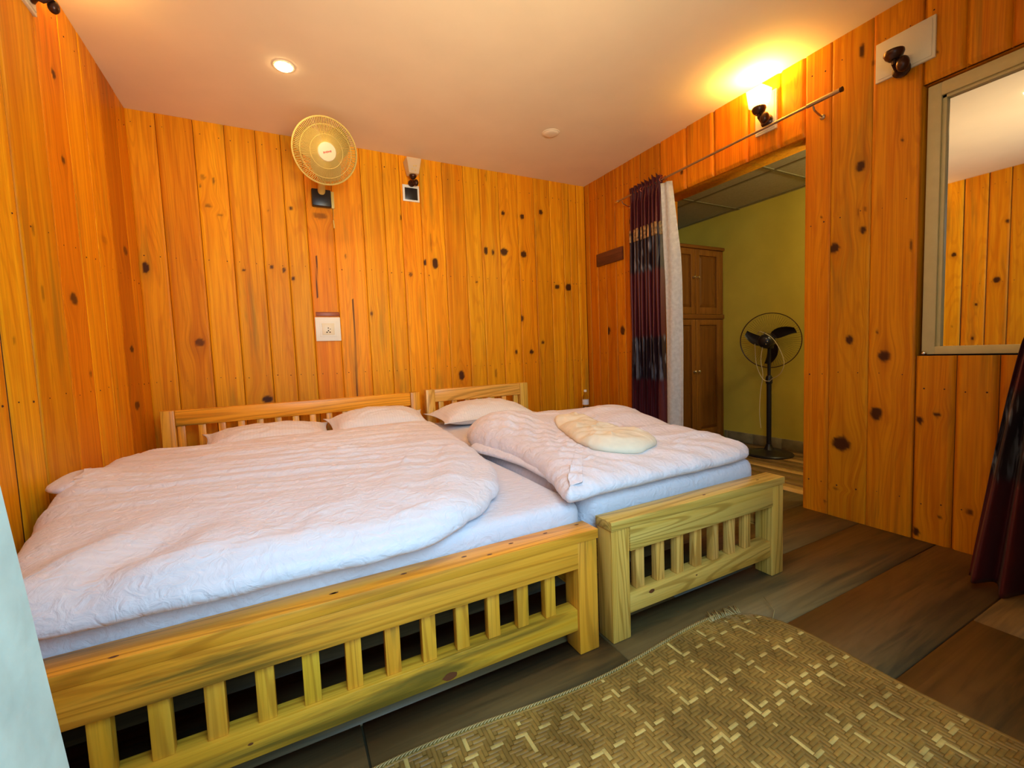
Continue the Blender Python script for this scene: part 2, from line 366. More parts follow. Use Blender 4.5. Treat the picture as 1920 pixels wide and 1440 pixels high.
# ---------------------------------------------------------------- plank walls
def plank_wall(name, ax, plane, nsign, planks, knots, nails, backs, extra_marks=()):
    """ax: world axis across the wall normal (0: x, 1: y). planks: (u0,u1,z0,z1,bevel_w,bevel_d,tint,bottom_chamfer)
    material 0 pine, 1 dark gap behind, 2 nails"""
    V = []; F = []; MI = []; GR = []; TI = []; KN = []; nv = 0
    K = np.array(knots, float) if len(knots) else np.zeros((0, 5))
    def put(u, z, d):
        P = np.zeros((u.size, 3)); P[:, 1-ax] = u.ravel(); P[:, 2] = z.ravel(); P[:, ax] = plane + nsign*d.ravel(); return P
    for (u0, u1, z0, z1, bw, bd, tint, bc) in planks:
        w_ = u1-u0; g = 0.0012
        nu = max(4, int(w_/0.011)); us = np.linspace(u0+g+bw, u1-g-bw, nu)
        us = np.concatenate([[u0+g, u0+g], us, [u1-g, u1-g]])
        nz_ = max(3, int((z1-z0)/0.013)); zs = np.linspace(z0+(bw if bc else 0), z1, nz_)
        if bc: zs = np.concatenate([[z0], zs])
        U, Z = np.meshgrid(us, zs, indexing='ij')
        Dp = np.zeros_like(U); Dp[0, :] = -0.02; Dp[-1, :] = -0.02; Dp[1, :] = -bd; Dp[-2, :] = -bd
        if bc: Dp[:, 0] = np.minimum(Dp[:, 0], -bd)
        off = random.uniform(-0.0015, 0.0015)
        Dp += off
        warp = 0.0016*np.sin(Z*1.7+u0*9)
        Ud = U.copy(); kn = np.zeros_like(U)
        for (ku, kz, ru, rz, st) in K:
            if ku < u0-0.002 or ku > u1+0.002: continue
            du = U-ku; dz = Z-kz
            Ud -= 0.75*du*np.exp(-(dz/(3.2*rz))**2-(du/(2.6*ru))**2)
            rr = np.sqrt((du/ru)**2+(dz/rz)**2)+0.18*fbm(U*60, Z*60, 2)
            kn = np.maximum(kn, st*np.clip((1.08-rr)/0.4, 0, 1))
            halo = st*0.26*np.exp(-((du/(1.6*ru))**2+(dz/(2.6*rz))**2))
            kn = np.maximum(kn, halo)
        for (mu0, mz0, mu1, mz1, hw) in extra_marks:     # cracks: thin dark lines
            t = np.clip((Z-mz0)/(mz1-mz0), 0, 1); cu = mu0+(mu1-mu0)*t
            ins = (Z > min(mz0, mz1)) & (Z < max(mz0, mz1))
            kn = np.maximum(kn, ins*np.clip(1.4-np.abs(U-cu)/hw, 0, 1))
        s = random.random()*60
        n0, n1 = U.shape
        V.append(put(U+warp*0, Z, Dp)); GR.append(np.stack([Ud.ravel()+s, Z.ravel()+s*2.7, np.full(U.size, s)], 1))
        TI.append(np.tile([*tint, 1.0], (U.size, 1))); KN.append(kn.ravel())
        idx = nv+np.arange(U.size).reshape(n0, n1)
        f = np.stack([idx[:-1, :-1], idx[1:, :-1], idx[1:, 1:], idx[:-1, 1:]], -1).reshape(-1, 4)
        F.append(f); MI.append(np.zeros(len(f), int)); nv += U.size
        if bc or z0 > 0.3:       # underside of a board that ends above an opening
            ub = np.array([u0+g, u1-g]); U2, Z2 = np.meshgrid(ub, [z0, z0], indexing='ij')
            D2 = np.array([[-bd if bc else 0, -0.03], [-bd if bc else 0, -0.03]])
            V.append(put(U2, Z2, D2)); GR.append(np.stack([U2.ravel()+s, Z2.ravel()+s, np.full(4, s)], 1)); TI.append(np.tile([*tint, 1.0], (4, 1))); KN.append(np.zeros(4))
            F.append(nv+np.array([[0, 1, 3, 2]])); MI.append([0]); nv += 4
    def solid(lo, hi, mi):
        nonlocal nv
        x0, y0, z0 = lo; x1, y1, z1 = hi
        c = np.array([[x0, y0, z0], [x1, y0, z0], [x1, y1, z0], [x0, y1, z0], [x0, y0, z1], [x1, y0, z1], [x1, y1, z1], [x0, y1, z1]])
        V.append(c); f = nv+np.array([[0, 3, 2, 1], [4, 5, 6, 7], [0, 1, 5, 4], [1, 2, 6, 5], [2, 3, 7, 6], [3, 0, 4, 7]])
        F.append(f); MI.append([mi]*6); nv += 8
        GR.append(np.stack([c[:, 0]+c[:, 1], c[:, 2], c[:, 0]-c[:, 1]], 1)); TI.append(np.tile([0.8, 0.72, 0.7, 1.0], (8, 1))); KN.append(np.zeros(8))
    for lo, hi, mi in backs: solid(lo, hi, mi)
    for (nu_, nz__) in nails:
        r = random.uniform(0.0035, 0.006); k = 8
        a = np.arange(k)*2*math.pi/k
        U = np.concatenate([nu_+r*np.cos(a), nu_+r*0.45*np.cos(a)]); Z = np.concatenate([nz__+r*np.sin(a), nz__+r*0.45*np.sin(a)])
        D_ = np.concatenate([np.full(k, -0.002), np.full(k, 0.0022)])
        V.append(put(U, Z, D_)); i = np.arange(k); j = (i+1) % k
        f = nv+np.concatenate([np.stack([i, j, j+k, i+k], 1), [[k, k+2, k+4, k+6], [k, k+1, k+2, k+2], ]])[:k+1]
        f2 = nv+np.array([[k, k+1, k+2, k+3], [k, k+3, k+4, k+7], [k+4, k+5, k+6, k+7]])
        F.append(np.concatenate([f[:k], f2])); MI.append([2]*(k+3)); nv += 2*k
        GR.append(np.zeros((2*k, 3))); TI.append(np.ones((2*k, 4))); KN.append(np.zeros(2*k))
    V = np.concatenate(V); F = np.concatenate(F); MI = np.concatenate(MI)
    me = mesh_np(V, F, MI)
    me.attributes.new('gr', 'FLOAT_VECTOR', 'POINT').data.foreach_set('vector', np.concatenate(GR).astype(np.float32).ravel())
    me.attributes.new('tint', 'FLOAT_COLOR', 'POINT').data.foreach_set('color', np.concatenate(TI).astype(np.float32).ravel())
    me.attributes.new('kn', 'FLOAT', 'POINT').data.foreach_set('value', np.concatenate(KN).astype(np.float32))
    o = link(name, me, [M_WALL, M_GAP, M_NAIL], None, False, (0, 0, 0))
    return tag(o, kind='structure')

def knots_px(ax, plane, lst):
    out = []
    for (px, py, rx, ry, st) in lst:
        p = at(ax, plane, px, py); q = at(ax, plane, px+rx, py); r = at(ax, plane, px, py+ry)
        out.append((p[1-ax], p[2], abs(q[1-ax]-p[1-ax]), abs(r[2]-p[2]), st))
    return out
def tints(n, base=(1, 1, 1), var=0.14):
    out = []
    for i in range(n):
        v = random.uniform(1-var, 1+var*0.7); h = random.uniform(-0.10, 0.12)
        out.append((base[0]*v, base[1]*v*(1+h), base[2]*v*(1+2*h)))
    return out

# back wall
e = [-0.815]+[at(1, YB, u, 500)[0] for u in (315, 383, 440, 496, 542, 581, 631, 686, 726.5, 758, 795, 837, 875.6, 905, 940, 974, 1005, 1034, 1058, 1070)]+[2.77, 2.87]
tb = tints(len(e)-1)
for i, t in ((1, (0.84, 0.74, 0.7)), (2, (1.02, 1.05, 1)), (6, (0.96, 0.82, 0.8)), (7, (1.05, 0.96, 1.5)), (5, (0.85, 0.88, 0.8)), (8, (1.0, 1.05, 1))): tb[i] = t
planks = [(a, b, 0.0, ZC, 0.004, 0.003, t, False) for a, b, t in zip(e, e[1:], tb)]
kb = knots_px(1, YB, [(273, 502, 7, 12, 1), (375, 642, 11, 9, .75), (502, 749, 12, 7, 1), (550, 523, 4, 4, .9), (457, 506, 3, 3, .9), (509, 500, 4, 5, .8), (532, 506, 4, 6, .8),
    (545, 391, 4, 4, .9), (816, 494, 6, 11, 1), (808, 455, 2, 22, .5), (797, 492, 3, 6, 1), (911, 470, 4, 8, 1), (924, 473, 3, 6, .9), (945, 472, 8, 8, 1), (982, 477, 6, 7, .95), (943, 400, 3, 5, 1),
    (979, 406, 4, 6, 1), (1014, 398, 4, 5, 1), (1045, 538, 5, 5, .9), (1066, 539, 7, 7, 1), (697, 588, 4, 5, .7), (866, 704, 6, 11, 1), (968, 660, 3, 4, .9), (997, 660, 4, 5, .95), (978, 597, 5, 7, .85),
    (1018, 642, 3, 4, .8), (401, 339, 3, 7, .7), (380, 332, 6, 5, .5), (391, 386, 8, 4, .6), (413, 403, 5, 3, .6), (375, 349, 3, 4, .7), (752, 407, 2, 6, .8), (648, 480, 3, 5, .6), (600, 405, 16, 7, .55),
    (770, 515, 4, 5, .7), (894, 529, 2, 2, .8), (503, 395, 2, 2, .5), (930, 700, 3, 10, .5), (911, 330, 2, 12, .5), (830, 300, 3, 12, .35), (1068, 300, 2, 2, .5)])
nails = []
for a, b in zip(e, e[1:]):
    if b-a < 0.05: continue
    for fr in (0.22, 0.78):
        u = a+(b-a)*fr; s = (u+0.8)/3.6
        for z in (2.655-0.09*s, 1.79-0.05*s, 0.948): nails.append((u+random.uniform(-.01, .01), z+random.uniform(-.008, .008)))
ck = at(1, YB, 661, 560); ck2 = at(1, YB, 671, 745)
cr0 = at(1, YB, 593, 480); cr1 = at(1, YB, 595, 560)
plank_wall('wall_back', 1, YB, -1, planks, kb, nails,
    [((-0.95, YB+0.006, 0), (3.1, YB+0.12, 2.86), 1)], [(ck2[0], ck2[2], ck[0], ck[2], 0.006), (cr1[0], cr1[2], cr0[0], cr0[2], 0.006)])

# left wall
le = [-0.6, -0.44, -0.27, -0.1, 0.06, 0.22, 0.4, 0.55, 0.7, 0.87, 1.03, 1.2, 1.36, 1.53, 1.70, 1.84, 1.99, 2.13, 2.28, 2.54, 2.605, 2.79, 3.0, 3.28, 3.57, 3.775]
le = [-0.6, -0.44, -0.27, -0.1, 0.06, 0.22, 0.4, 0.55, 0.7, 0.87, 1.03, 1.2, 1.36, 1.53, 1.70, 1.86, 2.05, 2.25, 2.54, 2.79, 3.03, 3.28, 3.57, 3.775]
tl = tints(len(le)-1)
for i, t in ((len(tl)-6, (0.88, 0.86, 0.8)), (len(tl)-5, (0.95, 0.74, 0.7)), (len(tl)-4, (1.08, 1.06, 1.0)), (len(tl)-3, (1.0, 0.95, 0.9)), (len(tl)-2, (0.72, 0.56, 0.5)), (len(tl)-1, (0.98, 0.9, 0.9))): tl[i] = t
pl = [(a, b, 0.0, ZC, 0.014 if b < 2.3 else 0.005, 0.007 if b < 2.3 else 0.003, t, False) for a, b, t in zip(le, le[1:], tl)]
kl = knots_px(0, XL, [(100, 138, 4, 9, .85), (118, 300, 4, 9, .8), (138, 560, 8, 12, .85), (235, 470, 4, 9, .7), (247, 655, 4, 7, .9), (257, 760, 5, 10, .8), (170, 700, 3, 8, .6), (62, 430, 3, 14, .5), (80, 550, 4, 18, .5),
    (27, 640, 3, 10, .5), (195, 450, 6, 10, .35)])
kl += [(1.78, 1.62, .03, .035, 1), (1.93, 1.38, .016, .018, 1), (1.95, 1.02, .016, .018, 1), (2.12, 1.95, .022, .03, 1), (1.72, 2.2, .02, .02, .9)]
nl = []
for a, b in zip(le, le[1:]):
    for fr in (0.25, 0.75):
        for z in (2.6, 1.60, 0.948): nl.append((a+(b-a)*fr, z+random.uniform(-.01, .01)))
plank_wall('wall_left', 0, XL, 1, pl, kl, nl, [((XL-0.12, -0.7, 0), (XL-0.006, YB+0.02, 2.86), 1)])

# right wall: boards with wide chamfers; a doorway and a recess for the mirror
re_ = [0.10, 0.27, 0.42, 0.60, 0.75, 0.895, 1.05, 1.253, 1.452, DOOR_Y0]
top_ = [DOOR_Y0, 1.749, 1.968, 2.233, 2.481, 2.747]
far_ = [2.75, 2.97, 3.118, 3.188, 3.306, 3.45, 3.576, 3.70, 3.775]
RB, RD = 0.017, 0.013
tr = tints(60, (0.80, 0.72, 0.8), 0.10); pr = []; i = 0  # base tint darkened: dim light on this side put into the boards' colour
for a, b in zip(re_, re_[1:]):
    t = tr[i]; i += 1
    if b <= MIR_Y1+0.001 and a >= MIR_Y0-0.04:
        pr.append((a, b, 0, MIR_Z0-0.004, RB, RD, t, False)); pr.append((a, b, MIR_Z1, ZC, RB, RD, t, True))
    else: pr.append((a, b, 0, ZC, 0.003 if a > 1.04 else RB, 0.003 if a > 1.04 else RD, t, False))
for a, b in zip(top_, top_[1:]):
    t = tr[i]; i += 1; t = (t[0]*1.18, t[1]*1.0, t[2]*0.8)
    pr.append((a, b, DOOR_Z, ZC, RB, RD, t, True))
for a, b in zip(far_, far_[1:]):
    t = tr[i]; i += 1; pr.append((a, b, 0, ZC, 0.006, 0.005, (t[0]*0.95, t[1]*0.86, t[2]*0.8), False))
kr_ = knots_px(0, XR, [(1141, 620, 4, 9, .9), (1167, 620, 5, 10, .9), (1180, 415, 3, 5, .8), (1278, 323, 3, 5, .9), (1564, 465, 11, 11, .95), (1618, 432, 7, 8, 1), (1593, 637, 9, 9, 1), (1658, 668, 13, 13, .95),
    (1540, 407, 3, 3, .8), (1645, 622, 3, 4, .8), (1577, 832, 19, 16, .97), (1643, 775, 13, 14, .97), (1725, 788, 6, 8, .97), (1758, 778, 8, 5, .97), (1716, 996, 9, 9, 1), (1614, 312, 10, 12, .95), (1693, 262, 4, 5, .9),
    (1571, 401, 3, 2, .8), (1622, 392, 5, 5, .6), (1616, 95, 6, 16, .9), (1757, 97, 4, 4, .8), (1762, 968, 5, 3, .8), (1818, 960, 9, 6, .75), (1610, 400, 2, 14, .5), (1125, 485, 5, 5, .5), (1708, 460, 2, 12, .8), (1547, 940, 3, 4, .7), (1567, 915, 10, 2, .6), (1638, 118, 4, 6, .5)])
nr = []
for a, b in zip(re_, re_[1:]):
    for fr in (0.25, 0.75):
        zz = [0.86 if a > 1.04 else 0.785, 0.2] + ([1.75, 2.6] if a > 1.04 else [2.6])
        for z in zz: nr.append((a+(b-a)*fr, z+random.uniform(-.01, .01)))
for a, b in zip(far_, far_[1:]):
    for fr in (0.25, 0.75):
        for z in (2.55, 1.752, 1.02): nr.append((a+(b-a)*fr, z+random.uniform(-.008, .008)))
bx = XR+0.014
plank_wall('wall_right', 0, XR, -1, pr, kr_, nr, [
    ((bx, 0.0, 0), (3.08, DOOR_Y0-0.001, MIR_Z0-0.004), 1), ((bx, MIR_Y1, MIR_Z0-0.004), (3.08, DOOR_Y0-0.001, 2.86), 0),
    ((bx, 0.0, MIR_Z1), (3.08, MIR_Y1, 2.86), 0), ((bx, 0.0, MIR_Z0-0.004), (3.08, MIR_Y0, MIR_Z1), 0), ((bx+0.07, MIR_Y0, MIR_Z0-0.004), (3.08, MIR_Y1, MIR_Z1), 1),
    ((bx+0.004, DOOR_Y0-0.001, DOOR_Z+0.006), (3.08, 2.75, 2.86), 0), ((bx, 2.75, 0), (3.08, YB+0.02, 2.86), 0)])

# front wall: leaning plaster jamb of the opening the daylight comes through, then a plain timber-faced return
def prism(name, poly, y0, y1, m, kind='structure', sub=14):
    b = MB(); A = [b.bm.verts.new((x, y0, z)) for x, z in poly]; B = [b.bm.verts.new((x, y1, z)) for x, z in poly]
    b.bm.faces.new(A); b.bm.faces.new(list(reversed(B)))
    for i in range(len(A)): b.bm.faces.new((A[i-1], A[i], B[i], B[i-1]))
    o = b.build(name, m, None, False, (0, 0, 0)); return tag(o, kind=kind)
pe = lambda z: -0.188-(z-0.706)*0.083
prism('wall_front', [(-0.93, 0), (pe(0), 0), (pe(2.86), 2.86), (-0.93, 2.86)], 0.22, 0.50, M_PLASTER)
b = MB().box((1.25, -0.02, 0), (3.08, 0.10, 2.86)).box((pe(2.4)-0.02, -0.02, 2.42), (1.25, 0.10, 2.86))
tag(b.build('wall_front', M_PLASTER, None, False, (0, 0, 0)), kind='structure')

# ceiling, floor
b = MB().box((XL-0.12, -0.05, ZC), (3.08, YB+0.12, ZC+0.12))
tag(b.build('ceiling', M_CEIL, None, False, (0, 0, 0)), kind='structure')
def boards(name, rects, m, axis, z=0.0, tint=None):
    b = MB(); T = []; 
    me_all = None; V = []; F = []; GR = []; TI = []; nv = 0
    for (x0, y0, x1, y1, t) in rects:
        g = 0.0035
        xs = [x0+g, x1-g]; ys = [y0+g, y1-g]; s = random.random()*30
        c = np.array([[xs[0], ys[0], z], [xs[1], ys[0], z], [xs[1], ys[1], z], [xs[0], ys[1], z]]); lo = c.copy(); lo[:, 2] -= 0.03
        c[:, 2] += random.uniform(-0.001, 0.0)
        v = np.concatenate([lo, c]); V.append(v)
        F.append(nv+np.array([[0, 3, 2, 1], [4, 5, 6, 7], [0, 1, 5, 4], [1, 2, 6, 5], [2, 3, 7, 6], [3, 0, 4, 7]])); nv += 8
        a = v[:, axis]; o = v[:, 1-axis]; GR.append(np.stack([o+s, a+s*1.7, v[:, 2]], 1)); TI.append(np.tile([*t, 1.0], (8, 1)))
    # sub-floor seen in the joints
    x0 = min(r[0] for r in rects); x1 = max(r[2] for r in rects); y0 = min(r[1] for r in rects); y1 = max(r[3] for r in rects)
    v = np.array([[x0, y0, z-0.05], [x1, y0, z-0.05], [x1, y1, z-0.05], [x0, y1, z-0.05], [x0, y0, z-0.012], [x1, y0, z-0.012], [x1, y1, z-0.012], [x0, y1, z-0.012]])
    V.append(v); F.append(nv+np.array([[0, 3, 2, 1], [4, 5, 6, 7], [0, 1, 5, 4], [1, 2, 6, 5], [2, 3, 7, 6], [3, 0, 4, 7]])); nv += 8
    GR.append(v); TI.append(np.tile([0.3, 0.3, 0.3, 1.0], (8, 1)))
    me = mesh_np(np.concatenate(V), np.concatenate(F))
    me.attributes.new('gr', 'FLOAT_VECTOR', 'POINT').data.foreach_set('vector', np.concatenate(GR).astype(np.float32).ravel())
    me.attributes.new('tint', 'FLOAT_COLOR', 'POINT').data.foreach_set('color', np.concatenate(TI).astype(np.float32).ravel())
    return tag(link(name, me, m, None, False, (0, 0, 0)), kind='structure')
ys = [-0.05, 0.29, 0.62, 0.95, 1.285, 1.62, 1.96, 2.3, 2.63, 2.97, 3.3, 3.79]
rc = []
for k, (a, b_) in enumerate(zip(ys, ys[1:])):
    joints = [-0.83] + {3: [0.13, 0.97], 2: [], 4: [1.4], 1: [2.2], 5: [0.6]}.get(k, [1.1]) + [3.12]
    for x0, x1 in zip(joints, joints[1:]):
        v = random.uniform(0.97, 1.04); rc.append((x0, a, x1, b_, (v, v*random.uniform(.96, 1.02), v*random.uniform(.9, 1.04))))
boards('floor', rc, M_FLOOR, 0)

# ---------------------------------------------------------------- corridor beyond the doorway
xs = [3.12, 3.28, 3.42, 3.58, 3.68, 3.80, 3.94, 4.04, 4.18, 4.33]
cr = []
for k, (a, b_) in enumerate(zip(xs, xs[1:])):
    v = 1.9 if k in (0, 3, 6) else 0.75
    cr.append((a, 0.2, b_, 4.15, (v, v, v*0.85)))
boards('floor', cr, M_CFLOOR, 1)
def struct_box(name, lo, hi, m):
    return tag(MB().box(lo, hi).build(name, m, None, False, (0, 0, 0)), kind='structure')
struct_box('wall_corridor', (CX1, 0.1, 0), (CX1+0.1, 4.2, CZ+0.1), M_YELLOW)
struct_box('wall_corridor', (3.08, 4.1, 0), (CX1+0.1, 4.2, CZ+0.1), M_YELLOW)
struct_box('wall_corridor', (3.08, 0.1, 0), (CX1+0.1, 0.2, CZ+0.1), M_YELLOW)
struct_box('wall_corridor', (3.081, 0.2, CZ-0.12), (3.09, 4.1, CZ), M_YELLOW)
b = MB().box((3.08, 0.1, CZ), (CX1, 4.15, CZ+0.08))
for x in (3.09, 3.65, 4.27): b.box((x-0.012, 0.2, CZ-0.006), (x+0.012, 4.1, CZ), 0, mi=1)
for y in (0.7, 1.48, 2.27, 3.06, 3.84): b.box((3.09, y-0.012, CZ-0.0055), (CX1, y+0.012, CZ), 0, mi=1)
tag(b.build('ceiling', [M_TILE, M_TBAR], None, False, (0, 0, 0)), kind='structure')
b = MB(); y = 0.2
while y < 3.2:
    b.box((CX1-0.014, y, 0), (CX1, min(y+0.30, 3.24)-0.003, 0.105), 0.003); y += 0.30
tag(b.build('baseboard_corridor', M_SKIRT, None, True, (0, 0, 0)), kind='structure')

def wardrobe():
    x0, x1, y0, y1, zt = 3.42, 4.325, 3.25, 3.80, 2.10
    t = empty('wardrobe', ((x0+x1)/2, (y0+y1)/2, 0), 'tall brown wooden wardrobe with panelled doors in the corridor behind the doorway', 'wardrobe')
    def carc(b):
        b.box((x1-0.02, y0+0.02, 0), (x1, y1, zt-0.03)); b.box((x0+0.02, y0+0.02, 0), (x1-0.02, y1, 0.08)); b.box((x0+0.02, y0+0.02, zt-0.05), (x1-0.02, y1, zt-0.03))
        b.box((x0+0.02, y1-0.015, 0.08), (x1-0.02, y1, zt-0.05)); b.box((x0+0.02, y0+0.03, 1.345), (x1-0.02, y1-0.015, 1.375))
        b.box((x1-0.045, y0, 0), (x1, y0+0.02, zt-0.03), 0.003); b.box((x0, y0, 0), (x0+0.045, y0+0.02, zt-0.03), 0.003); b.box((x0+0.045, y0, 0), (x1-0.045, y0+0.02, 0.075), 0.003)
    wbox('carcass', (x0, y0+0.02, 0), (x0+0.02, y1, zt-0.03), M_WARD, t, 2, (1, .95, .9), 0.002, carc)
    wbox('cornice', (x0-0.015, y0-0.025, zt-0.035), (x1, y1, zt), M_WARD, t, 0, (.9, .85, .8), 0.008)
    wbox('middle_rail', (x0, y0-0.018, 1.335), (x1, y0+0.02, 1.385), M_WARD, t, 0, (.85, .8, .8), 0.008)
    xm = 3.885
    for dx0, dx1, sgn in ((x0+0.047, xm-0.002, 1), (xm+0.002, x1-0.047, -1)):
        for z0, z1 in ((0.08, 1.333), (1.387, zt-0.037)):
            sw = 0.062
            def fr(b, dx0=dx0, dx1=dx1, z0=z0, z1=z1):
                b.box((dx1-sw, y0-0.004, z0), (dx1, y0+0.02, z1), 0.003)
                b.box((dx0+sw, y0-0.004, z0), (dx1-sw, y0+0.019, z0+sw+0.01), 0.003); b.box((dx0+sw, y0-0.004, z1-sw), (dx1-sw, y0+0.019, z1), 0.003)
            d = wbox('door', (dx0, y0-0.004, z0), (dx0+sw, y0+0.02, z1), M_WARD, t, 2, (1.1, 1.1, 1.1), 0.003, fr)
            px0, px1, pz0, pz1 = dx0+sw-0.002, dx1-sw+0.002, z0+sw+0.008, z1-sw+0.002
            b = MB(); o_ = [(px0, y0+0.012, pz0), (px1, y0+0.012, pz0), (px1, y0+0.012, pz1), (px0, y0+0.012, pz1)]
            m_ = [(px0+0.035, y0+0.001, pz0+0.035), (px1-0.035, y0+0.001, pz0+0.035), (px1-0.035, y0+0.001, pz1-0.035), (px0+0.035, y0+0.001, pz1-0.035)]
            ov = [b.bm.verts.new(p) for p in o_]; mv = [b.bm.verts.new(p) for p in m_]; bv = [b.bm.verts.new((p[0], p[1]+0.008, p[2])) for p in o_]
            for k in range(4):
                b.bm.faces.new((ov[k], ov[(k+1) % 4], mv[(k+1) % 4], mv[k])); b.bm.faces.new((ov[k-1], ov[k], bv[k], bv[k-1]))
            b.bm.faces.new(mv); b.bm.faces.new(list(reversed(bv)))
            me = b.mesh(); wood_attrs(me, 2, (0.82, 0.78, 0.75)); link('panel', me, M_WARD, d, False)
            hx = (dx1-0.028 if sgn == 1 else dx0+0.028); hz = 1.77 if z0 > 1 else 0.78
            MB().lathe((hx, y0-0.004, hz), (0, -1, 0), [(0, 0.012), (0.004, 0.012), (0.005, 0.006), (0.014, 0.006), (0.018, 0.013), (0.026, 0.014), (0.031, 0.008)], 16).build('knob', M_CHROME, d)
wardrobe()

def pedestal_fan():
    bx_, by_ = 4.02, 2.54
    t = empty('pedestal_fan', (bx_, by_, 0), 'black pedestal fan with round wire guard standing in the corridor', 'fan')
    MB().lathe((bx_, by_, 0), (0, 0, 1), [(0, 0.20), (0.012, 0.205), (0.022, 0.195), (0.034, 0.10), (0.05, 0.045), (0.075, 0.032), (0.10, 0.024)], 40).build('base', M_BLACK, t)
    MB().lathe((bx_, by_, 0.09), (0, 0, 1), [(0, 0.021), (0.58, 0.021), (0.59, 0.029), (0.64, 0.029), (0.66, 0.020)], 20).build('pole', M_BLACK, t)
    MB().lathe((bx_, by_, 0.74), (0, 0, 1), [(0, 0.0145), (0.27, 0.0145), (0.28, 0.02), (0.30, 0.02)], 16).build('neck', M_BLACK, t)
    hc = Vector((4.07, 2.575, 1.075)); ax = Vector((0.93, 0.34, 0.04)).normalized()
    b = MB(); b.lathe(hc-ax*0.165, ax, [(0, 0.03), (0.012, 0.052), (0.04, 0.066), (0.11, 0.068), (0.14, 0.05), (0.15, 0.03)], 28); b.box((4.0, by_-0.022, 1.0), (4.06, by_+0.022, 1.05), 0.006)
    b.cyl((4.0, by_+0.03, 1.12), (4.0, by_+0.03, 1.155), 0.008)
    mo = b.build('motor_housing', M_BLACK, t)
    q = MB()
    for k in range(6):
        a = k*1.05; p = hc-ax*0.163+Vector((0, math.cos(a)*0.028, math.sin(a)*0.028)); q.sph(p, 0.0045, seg=8)
    q.build('screw', M_CHROME, mo)
    # rings and wires of the guard, the disc perpendicular to ax
    R = ax.to_track_quat('Z', 'Y').to_matrix(); P = lambda r, a, h: hc + R @ Vector((r*math.cos(a), r*math.sin(a), h))
    b = MB(); b.tube([P(0.258, 2*math.pi*k/56, 0.04) for k in range(56)], 0.004, 6, closed=True)
    b.tube([P(0.07, 2*math.pi*k/24, -0.01) for k in range(24)], 0.002, 5, closed=True)
    b.tube([P(0.258, 2*math.pi*k/56, 0.052) for k in range(56)], 0.003, 5, closed=True)
    for k in range(72):
        a = 2*math.pi*k/72
        b.tube([P(0.06, a, -0.012), P(0.17, a, -0.006), P(0.24, a, 0.01), P(0.257, a, 0.04)], 0.0006, 4)
        b.tube([P(0.05, a, 0.115), P(0.17, a, 0.105), P(0.24, a, 0.085), P(0.257, a, 0.052)], 0.0006, 4)
    g = b.build('guard', M_DKBRN, t)
    for k in range(3):
        dv_ = Vector(((0, 0.95, 0.12), (0, -0.8, 0.55), (0, -0.15, -1.0))[k]); a0 = math.atan2(dv_.dot(R.col[1]), dv_.dot(R.col[0]))-0.3
        b = MB(); nR, nA = 9, 8; gr = []
        for i in range(nR):
            r = 0.04+0.185*i/(nR-1); row = []
            wd = 0.16+0.38*math.sin(math.pi*min(1, (i+1)/nR)**0.8*0.9)
            for j in range(nA):
                tt = j/(nA-1)-0.5
                row.append(b.bm.verts.new(P(r, a0+0.55*(i/(nR-1))+tt*wd*0.19/max(r, 0.07), 0.045+tt*0.02+0.006*math.cos(tt*3))))
            gr.append(row)
        for i in range(nR-1):
            for j in range(nA-1): b.bm.faces.new((gr[i][j], gr[i+1][j], gr[i+1][j+1], gr[i][j+1]))
        bmesh.ops.solidify(b.bm, geom=b.bm.faces[:], thickness=0.003)
        b.build('blade', M_BLACK, t)
    MB().lathe(hc, ax, [(-0.01, 0.02), (0.0, 0.036), (0.06, 0.036), (0.075, 0.02)], 20).build('hub', M_BLACK, t)
    def cord(pts, n):
        cs = []
        for i in range(len(pts)-1):
            p0 = Vector(pts[max(i-1, 0)]); p1 = Vector(pts[i]); p2 = Vector(pts[i+1]); p3 = Vector(pts[min(i+2, len(pts)-1)])
            for s in range(n):
                q_ = s/n; cs.append(0.5*((2*p1)+(-p0+p2)*q_+(2*p0-5*p1+4*p2-p3)*q_*q_+(-p0+3*p1-3*p2+p3)*q_**3))
        cs.append(Vector(pts[-1])); return cs
    c1 = cord([(3.97, 2.62, 1.14), (3.93, 2.56, 1.16), (3.93, 2.44, 1.08), (3.96, 2.37, 0.9), (3.97, 2.40, 0.78), (3.98, 2.49, 0.72), (3.99, 2.52, 0.70), (3.98, 2.575, 0.72), (3.97, 2.63, 0.85), (3.96, 2.64, 1.05)], 8)
    c2 = cord([(3.93, 2.545, 1.02), (3.95, 2.575, 0.9), (3.98, 2.575, 0.75), (3.985, 2.60, 0.6), (3.985, 2.61, 0.4), (3.99, 2.60, 0.25)], 8)
    MB().tube(c1, 0.003, 6).tube(c2, 0.003, 6).build('power_cord', M_CORD, t)
pedestal_fan()
# unseen lamp added to light the corridor, past the jamb
t = empty('corridor_fill_lamp', (3.7, 1.15, CZ), 'unseen round fill lamp added in the corridor beyond the doorway', 'lamp')
MB().lathe((3.7, 1.15, CZ-0.001), (0, 0, -1), [(0, 0.12), (0.02, 0.12), (0.03, 0.11)], 32).build('rim', M_WHITE, t)
MB().lathe((3.7, 1.15, CZ-0.031), (0, 0, -1), [(0, 0.105), (0.012, 0.09), (0.018, 0.05)], 32).build('lens', M_PANEL, t)
point('corridor_fill_light', (3.7, 1.15, CZ-0.12), 40, (1.0, 0.86, 0.5), 0.08)

